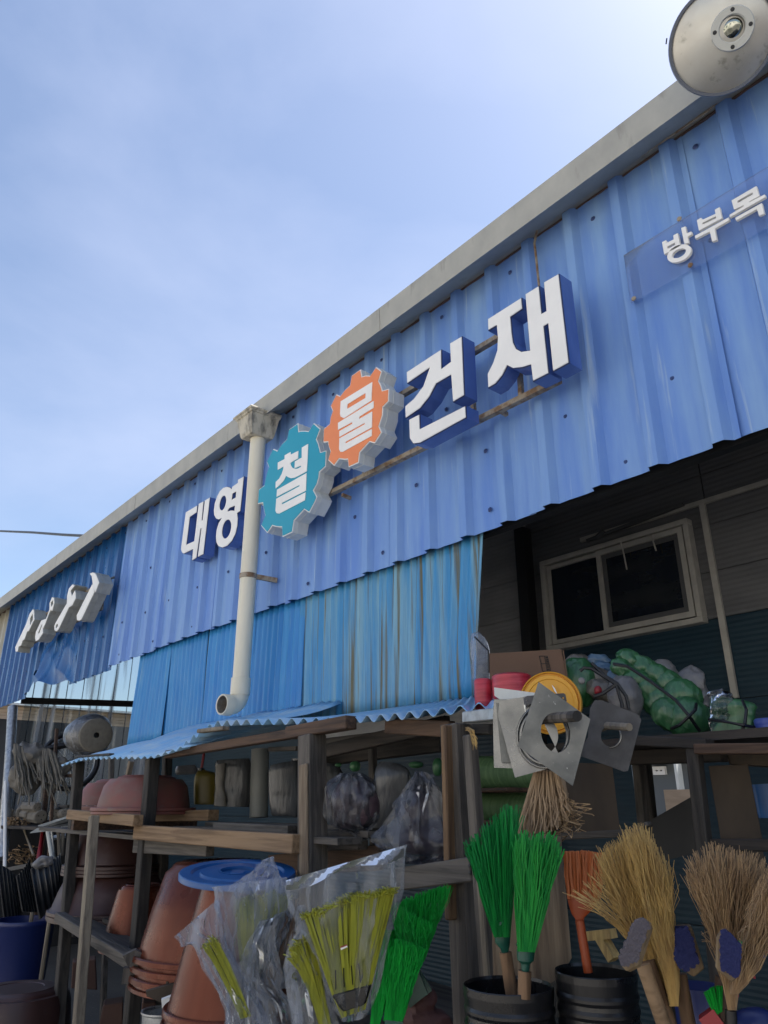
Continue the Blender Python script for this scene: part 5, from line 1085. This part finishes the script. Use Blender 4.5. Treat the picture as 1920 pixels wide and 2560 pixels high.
sg = thing('hand_brush', 'small bright green hand brush low behind the brown handle', 'brush', p_(1275, 1480))
fan(p_, [(1170, 1300), (1230, 1255), (1300, 1240)], [(1250, 1475), (1300, 1440)], n=60, r=.002, depth=.012, jit=5).build('bristles', M['grn2'], sg, kind='stuff')
MB().beam(p_(1180, 1560), p_(1290, 1480), .03, .03).build('brush_head', M['redpl'], sg)
blob(Pl('e5', 1530, 1500, -.95), 1540, 1560, 190, 150, 0, cr=.002).build('blue_basin', M['bluedrum'], smooth=True, label='dark blue rounded tub in the bottom right corner', cat='tub')
MB().tube([P('e5', 1120, 1240, -.98), P('e5', 1170, 1600, -.98)], .045, 14).build('blue_canister', M['bluedrum'], smooth=True, label='dark blue canister between the brushes', cat='canister')
# boards behind the brooms
slab(Pl('c4', 500, 1100, -.93), [(300, 1040), (558, 1040), (615, 1690), (560, 1790), (380, 1900), (200, 1900), (190, 1500)], .02, M['woodtz'], 'leaning_board', label='tan board leaning behind the green brooms', cat='board')
# ================================================================== RIGHT SHELF
sr = thing('storage_shelf', 'dark timber storage shelf inside the open shop bay', 'shelf', (-.9, 0, 0))
MB().box(-1.75, .6, -.28, .62, 1.675, 1.70).build('shelf_board', M['wooddx'], sr)
beamP('d5', (270, 960), (1062, 1000), -.3, .05, .03, 'wooddx', par=sr)
beamP('d5', (930, 1050), (1800, 1045), -.32, .05, .028, 'woodb', par=sr)
beamP('d5', (250, 1140), (1200, 1100), -.1, .05, .045, 'wooddx', par=sr)
post('d5', (885, 1010), (1000, 2074), -.3, .036, 'woodd', par=sr)
post('d5', (305, 1190), (350, 1680), .0, .03, 'woodg', par=sr, z0=1.0)
post('d5', (380, 1190), (430, 1680), .3, .04, 'woodd', par=sr)
beamP('d5', (1060, 2040), (1800, 2045), -.28, .04, .03, 'wooddx', par=sr)
slab(Pl('d5', 1300, 1600, -.15), [(1040, 1222), (1450, 1205), (1605, 2000), (1170, 1990)], .018, M['ply'], 'plywood_sheet', label='upright weathered plywood sheet under the shelf', cat='plywood', bevel=.002)
slab(Pl('d5', 1600, 2100, -.2), [(1180, 2060), (1600, 2060), (1640, 2300), (1230, 2300)], .018, M['ply'], 'plywood_sheet', label='lower part sheet of plywood below the crossbar', cat='plywood')
pack('blue plastic container behind the plywood at the right edge', 'd5', [(1480, 1420, 1760, 1400), (1500, 1500, 1760, 1500), (1540, 1700, 1770, 1700), (1560, 1760, 1770, 1765)], .1, mt='bluepl', name='blue_container', cat='container', cr=0, pw=.5)
slab(Pl('d5', 1400, 1150, -.05), [(1215, 1080), (1800, 1060), (1800, 1240), (1450, 1215), (1260, 1205)], .08, M['ply'], 'wrapped_boards', label='bundle of pale boards wrapped in film under the shelf', cat='boards', bevel=.004)
# dark board and plank behind the hanging plates
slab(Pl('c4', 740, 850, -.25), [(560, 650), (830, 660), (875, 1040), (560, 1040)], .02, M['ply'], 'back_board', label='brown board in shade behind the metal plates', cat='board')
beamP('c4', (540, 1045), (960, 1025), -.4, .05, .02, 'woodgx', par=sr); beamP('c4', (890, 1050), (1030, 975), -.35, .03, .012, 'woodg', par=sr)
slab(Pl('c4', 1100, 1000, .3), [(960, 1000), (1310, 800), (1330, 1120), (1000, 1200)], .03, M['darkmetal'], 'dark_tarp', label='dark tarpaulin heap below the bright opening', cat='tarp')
# green bundle
p_ = Pl('d5', 600, 450, .05)
gbn = thing('green_bundle', 'long bundle of green shrink wrapped rolls tied with black strap', 'bundle', p_(700, 930))
for i, (x, y, rx, ry) in enumerate(((225, 130, 120, 78), (350, 200, 135, 90), (480, 290, 150, 105), (610, 385, 165, 118), (770, 520, 175, 150), (150, 215, 110, 70), (290, 330, 120, 85), (400, 440, 130, 95), (510, 560, 140, 115), (640, 690, 165, 125), (830, 730, 200, 170), (970, 800, 110, 110))):
    blob(p_, x, y, rx*1.22, ry*1.22, .55, ratio=.75, cr=.009, cs=30, seed=i, off=(.0 if i > 4 else -.04)+.05*(i in (9, 10, 4))).build('green_roll', M['greenbag'], gbn, smooth=True)
MB().tube([p_(60, 165, .13), p_(200, 190, .16), p_(430, 340, .17), (p_(700, 540, .20)), p_(830, 690, .21), p_(950, 860, .17)], .006, 6).build('strap', M['strap'], gbn)
MB().tube([p_(660, 835, .15), p_(740, 800, .20), p_(840, 710, .22), p_(905, 640, .2), p_(915, 580, .14)], .0055, 6).build('strap', M['strap'], gbn)
p_ = Pl('d5', 1300, 760, -.05)
g2b = thing('green_bundle', 'squat green plastic wrapped bundle standing upright at right', 'bundle', p_(1300, 975))
loft(p_, smoothst([(1120, 500, 1400, 540, .4), (1085, 540, 1490, 570, .5), (1080, 640, 1525, 640, .5), (1085, 760, 1520, 760, .5), (1095, 900, 1510, 900, .5), (1120, 965, 1480, 975, .4)], 6), .5, n=44, cr=.010, cs=18, pw=.6).build('green_roll', M['greenbag'], g2b, smooth=True)
loft(p_, smoothst([(1055, 455, 1160, 425, .3), (1070, 500, 1290, 500, .4), (1075, 600, 1300, 590, .5), (1070, 800, 1200, 820, .5), (1060, 980, 1190, 985, .5)], 6), .5, n=36, cr=.014, cs=26, cap=False, off=.02).build('outer_film', M['greyfilm'], g2b, smooth=True)
MB().tube([p_(1395, 545, .06), p_(1435, 640, .10), p_(1420, 780, .11), p_(1345, 970, .08)], .0048, 6).build('strap', M['strap'], g2b)
MB().tube([p_(1050, 742, .05), p_(1200, 762, .12), p_(1400, 800, .12), p_(1525, 822, .04)], .0048, 6).build('strap', M['strap'], g2b)
pack('tall white bag with a knotted peak behind the green bundles', 'd5', [(845, 180, 870, 172), (775, 240, 950, 225), (745, 300, 1000, 310), (800, 420, 1035, 430), (900, 560, 1040, 600)], .25, mt='whitebag', name='white_bag', cat='bag', ratio=.5, pw=1, cr=.012)
pack('small white bag left of the peaked one behind the green rolls', 'd5', [(525, 120, 600, 122), (480, 175, 690, 190), (520, 280, 740, 300), (640, 340, 760, 360)], .3, mt='whitebag', name='white_bag', cat='bag', ratio=.5, pw=1, cr=.01)
p_ = Pl('d5', 1600, 860, -.05)
lathe_px(p_, 1640, [(740, 60), (735, 110), (750, 122), (970, 122), (990, 112)], M['bluetw'], 'blue_twine_spool', label='spool of shiny blue twine cut off by the right edge', cat='twine spool')
# bags left of the green bundle
def bag_(label, cx, cy, rx, ry, Y, mt, rot=0, cr=.012): return blob(Pl('c4', cx, cy, Y), cx, cy, rx*1.15, ry*1.15, rot, ratio=.7, cr=cr, cs=28, seed=cx).build('stuffed_bag', M[mt], smooth=True, label=label, cat='bag', group='stuffed bags on the shelf')
bag_('pale bag with a red spot beside the cardboard box', 645, 130, 65, 42, .15, 'creambag')
bag_('pale blue crumpled bag at the top of the heap', 755, 115, 60, 30, .2, 'bluebag', .1)
bag_('pale blue bag just under the topmost one', 790, 155, 48, 30, .15, 'bluebag', .2)
bag_('pale blue bag next to the green bundle', 872, 198, 52, 34, .05, 'bluebag', .1)
bag_('dark green bag behind the yellow lid', 645, 230, 95, 115, .0, 'greenbag', .1)
bag_('cream bag in the middle of the heap with black ties', 745, 215, 90, 55, .05, 'creambag', .5)
bag_('cream bag low in the heap above the black plate', 790, 270, 85, 45, .0, 'creambag', .3)
bag_('light grey bag hanging down beside the green bundle', 900, 310, 75, 100, -.05, 'whitebag', -.2)
blob(Pl('c4', 640, 122, .05), 635, 120, 18, 20, 0, cr=.002).build('red_patch', M['redpl'], smooth=True, label='small red jar lid showing in the pale bag', cat='lid')
blob(Pl('c4', 755, 268, -.1), 755, 268, 20, 22, 0, cr=.002).build('red_patch', M['redpl'], smooth=True, label='small red jar lid above the black plate', cat='lid')
p_ = Pl('c4', 800, 250, -.15)
bs = MB()
for pts in ([(660, 165), (680, 148), (720, 152), (850, 235), (880, 330), (885, 360)], [(720, 122), (790, 190), (858, 232), (905, 300), (920, 370)], [(858, 232), (780, 285), (735, 300)]): bs.tube([p_(*q_) for q_ in pts], .006, 6)
bs.build('black_strap', M['strap'], label='black straps tying the heap of pale bags', cat='strap')
p_ = Pl('c4', 668, 215, -.2)
MB().lathe(p_(668, 215), [(0, .004), (p_.m(16), .002), (p_.m(18), -.006)], 18, ax=p_.nrm).build('lamp_cap', M['whitebag'], label='small grey round cap on the dark green bag', cat='cap')

# ------------------------------------------------------------------ box, twine, yellow lid
p_ = Pl('d4', 600, 200, -.25)
bx = thing('cardboard_box', 'brown cardboard box with small printed panel behind the yellow lid', 'box', p_(600, 340))
slab(p_, [(185, 60), (975, 12), (1045, 350), (195, 345)], .3, M['card'], 'box_body', bx)
b = MB()
def stroke(pts, w_=.0022):
    for a_, c_ in zip(pts, pts[1:]): b.beam(p_(*a_, .002), p_(*c_, .002), .0016, w_, up=p_.side)
stroke([(735, 88), (822, 88), (857, 250), (772, 256), (735, 88)]); stroke([(790, 92), (822, 252)]); stroke([(752, 172), (838, 168)])
for k, yy in enumerate((105, 130, 150, 185, 208, 232)):
    x_ = 800+yy*.16-14; stroke([(x_, yy), (x_+22, yy-1)]); stroke([(x_+4, yy-7), (x_+5, yy+8)]); stroke([(x_+16, yy-7), (x_+18, yy+8)])
b.build('printed_panel', M['ink'], bx)
slab(p_, [(1042, 352), (990, 20), (1000, 20), (1050, 345)], .02, M['card'], 'box_flap', bx, off=.01)
pack('clear bulging bag hanging at the end of the corrugated skirt', 'd4', [(10, -160, 60, -170), (5, -60, 150, -60), (8, 60, 190, 60), (12, 200, 200, 200), (20, 340, 190, 345)], -.3, mt='film2', name='plastic_bag', cat='bag', ratio=.4, pw=1, cr=.01)
MB().tube([P('d4', 30, -120, -.42), P('d4', 180, 30, -.42), P('d4', 182, 270, -.42)], .0035, 5).build('black_rope', M['strap'], label='thin black cord over the clear bag by the box', cat='cord')
p_ = Pl('d4', 105, 500, -.45)
sp = thing('twine_spool', 'small spool of shiny red twine behind the awning end', 'twine spool', p_(120, 700), 'spools of red twine')
lathe_px(p_, 118, [(345, 40), (343, 86), (360, 98), (500, 100), (680, 96), (700, 85)], M['redtw'], 'spool_body', sp)
p_ = Pl('d4', 430, 420, -.42)
sp = thing('twine_spool', 'wide spool of shiny red twine in front of the cardboard box', 'twine spool', p_(430, 560), 'spools of red twine')
lathe_px(p_, 430, [(300, 110), (296, 190), (312, 213), (420, 218), (540, 214), (560, 195)], M['redtw'], 'spool_body', sp)
MB().lathe(p_(430, 300), [(p_.m(60), .001), (p_.m(62), -.02)], 24).build('core', M['card'], sp)
p_ = Pl('d4', 855, 600, -.62)
yl = thing('yellow_lid', 'large round yellow plastic lid standing behind the square metal plate', 'lid', p_(855, 935))
ax_ = (p_.nrm+p_.side*-.12+Z*-.05).normalized(); r_ = p_.m(335); c = p_(855, 598)
MB().lathe(c, [(0, -.004), (r_*.30, -.004), (r_*.33, 0), (r_*.74, 0), (r_*.76, .003), (r_*.88, .003), (r_*.905, -.004), (r_*.94, -.004), (r_*.955, .006), (r_*.985, .007), (r_, 0), (r_, -.02)], 90, ax=ax_).build('lid_face', M['yellid'], yl, smooth=True)
slab(p_, [(950, 405), (985, 380), (1075, 430), (1050, 480), (985, 500), (940, 440)], .003, M['yellid'], 'raised_mark', yl, off=.008)
slab(p_, [(870, 400), (905, 440), (930, 500), (900, 470)], .003, M['letter'], 'white_scuff', yl, off=.01)

# ------------------------------------------------------------------ hanging metal plates
def ellp(cx, cy, a_, b_, rot=0, n=40): return ell(cx, cy, a_, b_, rot, n)
p_ = Pl('d4', 900, 900, -.92)
pg = 'square flue plates hanging on the stick'
def plate(label, poly, hole, mt, off, th=.0025, m2=None):
    t = slab(p_, poly, th, M[mt], 'flue_plate', off=off, holes=[hole] if hole else [], label=label, cat='metal plate', group=pg); return t
plate('nearest grey square metal plate with a round hole, hung cornerwise', [(725, 368), (1292, 775), (1100, 1506), (498, 1072)], ellp(912, 925, 158, 218, -.16), 'plate', .05)
plate('bright metal plate tilted behind the nearest one', [(300, 575), (640, 520), (1000, 1270), (468, 1414), (285, 740)], ellp(770, 960, 170, 200), 'plate2', .0)
plate('bright metal plate at the left of the stack, lower corner folded', [(240, 560), (430, 560), (560, 1290), (430, 1312), (240, 1306), (228, 760)], None, 'plate2', -.05)
plate('second bright plate edge at the left of the stack', [(262, 600), (470, 590), (600, 1250), (320, 1248)], None, 'plate', -.03)
plate('white backed plate lying flat on top of the stack', [(240, 430), (735, 495), (690, 560), (300, 560), (245, 520)], None, 'whitecan', -.06)
b = MB()
for r0, o_ in ((300, .012), (262, .02), (235, .03)):
    c = p_(800, 960, o_); b.tube([p_(800+r0*1.02*math.cos(t), 960+r0*1.15*math.sin(t), o_) for t in [2*math.pi*i/60 for i in range(61)]], .003+.0012*(r0 == 262), 6, cap=False)
b.build('flue_ring', M['plate2'], smooth=True, label='bright round flue rims between the two metal plates', cat='flue rings')
slab(p_, [(560, 545), (600, 522), (1000, 492), (1022, 510), (1035, 580), (900, 620), (620, 612), (572, 622)], .003, M['blackplate'], 'black_bracket', off=.035, holes=[ellp(598, 575, 9, 11, 0, 10), ellp(995, 545, 8, 10, 0, 10)], label='black punched metal strip behind the cornerwise plate', cat='bracket')
st_ = thing('hanging_stick', 'rough round wooden stick poking through the square plate hole', 'stick', p_(900, 760))
MB().tube([p_(700, 790, -.15), p_(820, 768, .02), p_(1075, 748, .11)], .0125, 9).build('stick_shaft', M['woodg'], st_, smooth=True)
MB().tube([p_(1075, 748, .11), p_(1150, 742, .135)], .0122, 9).build('dark_tip', M['woodd'], st_, smooth=True)
p_ = Pl('c4', 830, 500, -.72)
slab(p_, [(735, 322), (775, 320), (970, 398), (985, 425), (950, 560), (915, 694), (893, 700), (640, 608), (700, 520), (712, 365)], .003, M['blackplate'], 'flue_plate', holes=[ellp(822, 510, 52, 56, 0, 30)], label='black square plate with a round hole beside the grey plates', cat='metal plate', group=pg)
MB().tube([p_(822+55*math.cos(t), 512+58*math.sin(t), .006) for t in [.1*i-.6 for i in range(24)]], .0025, 6).build('hole_rim', M['plate2'], label='bright arc of a ring in the black plate hole', cat='ring')
MB().tube([p_(770, 470, -.12), p_(806, 455, 0), p_(922, 463, .08)], .0095, 9).build('short_stick', M['woodlight'], smooth=True, label='short pale stick through the hole of the black plate', cat='stick')
# raffia broom hanging under the plates
p_ = Pl('c4', 470, 850, -.9)
rf = thing('raffia_broom', 'bushy tan raffia broom hanging head down under the plates', 'broom', p_(470, 690))
fan(p_, [(325, 1040), (380, 1050), (450, 1030), (520, 1000), (575, 960), (600, 900)], [(420, 690), (545, 700)], n=280, r=.0022, depth=.05, rdepth=.03, jit=12, wav=.02, ljit=.05, segs=5).build('raffia', M['raffia'], rf, kind='stuff')
fan(p_, [(500, 1030), (560, 1040), (640, 1000), (650, 900)], [(500, 880), (590, 830)], n=46, r=.0016, depth=.05, rdepth=.03, jit=14, wav=.06, ljit=.2, segs=6, curl=.01).build('fringe', M['straw2'], rf, kind='stuff')
loft(p_, [(420, 690, 545, 690), (400, 760, 575, 750), (370, 880, 590, 840), (345, 980, 560, 930)], .35, cr=.006, cs=30).build('raffia_core', M['raffia'], rf, smooth=True)
# green cord rolls
p_ = Pl('e3', 1300, 720, -.5)
for i, (y, h, lab) in enumerate(((735, 228, 'pale green cord roll lying on the upper ledge behind the post'), (1210, 205, 'pale green cord roll on the lower ledge behind the green brooms'))):
    a_ = p_(1010, y); c_ = p_(1900, y+10); r_ = p_.m(h); ax_ = (c_-a_)
    MB().lathe(a_, [(0, 0), (r_*.85, 0), (r_, .012)]+[(r_*(1+.006*(k % 2)), .012+ax_.length*k/60) for k in range(61)], 40, ax=ax_).build('cord_roll', M['rollgreen'], smooth=True, label=lab, cat='cord roll', group='green cord rolls')
beamP('e3', (1060, 985), (1760, 965), -.55, .18, .012, 'woodb', par=sr, name='ledge'); beamP('e3', (1060, 1420), (1760, 1400), -.55, .18, .012, 'woodb', par=sr, name='ledge')
b = MB()
for i in range(16): b.tube([P('e3', 900+U(0, 60), 90+U(0, 60), -.9), P('e3', 990+U(-20, 40), 150+U(-20, 60), -.93), P('e3', 1030+U(-30, 60), 260+U(-60, 160), -.93)], .0009, 3)
b.build('straw_wisps', M['straw'], label='loose straw wisps caught on top of the tall post', cat='straw', kind='stuff')
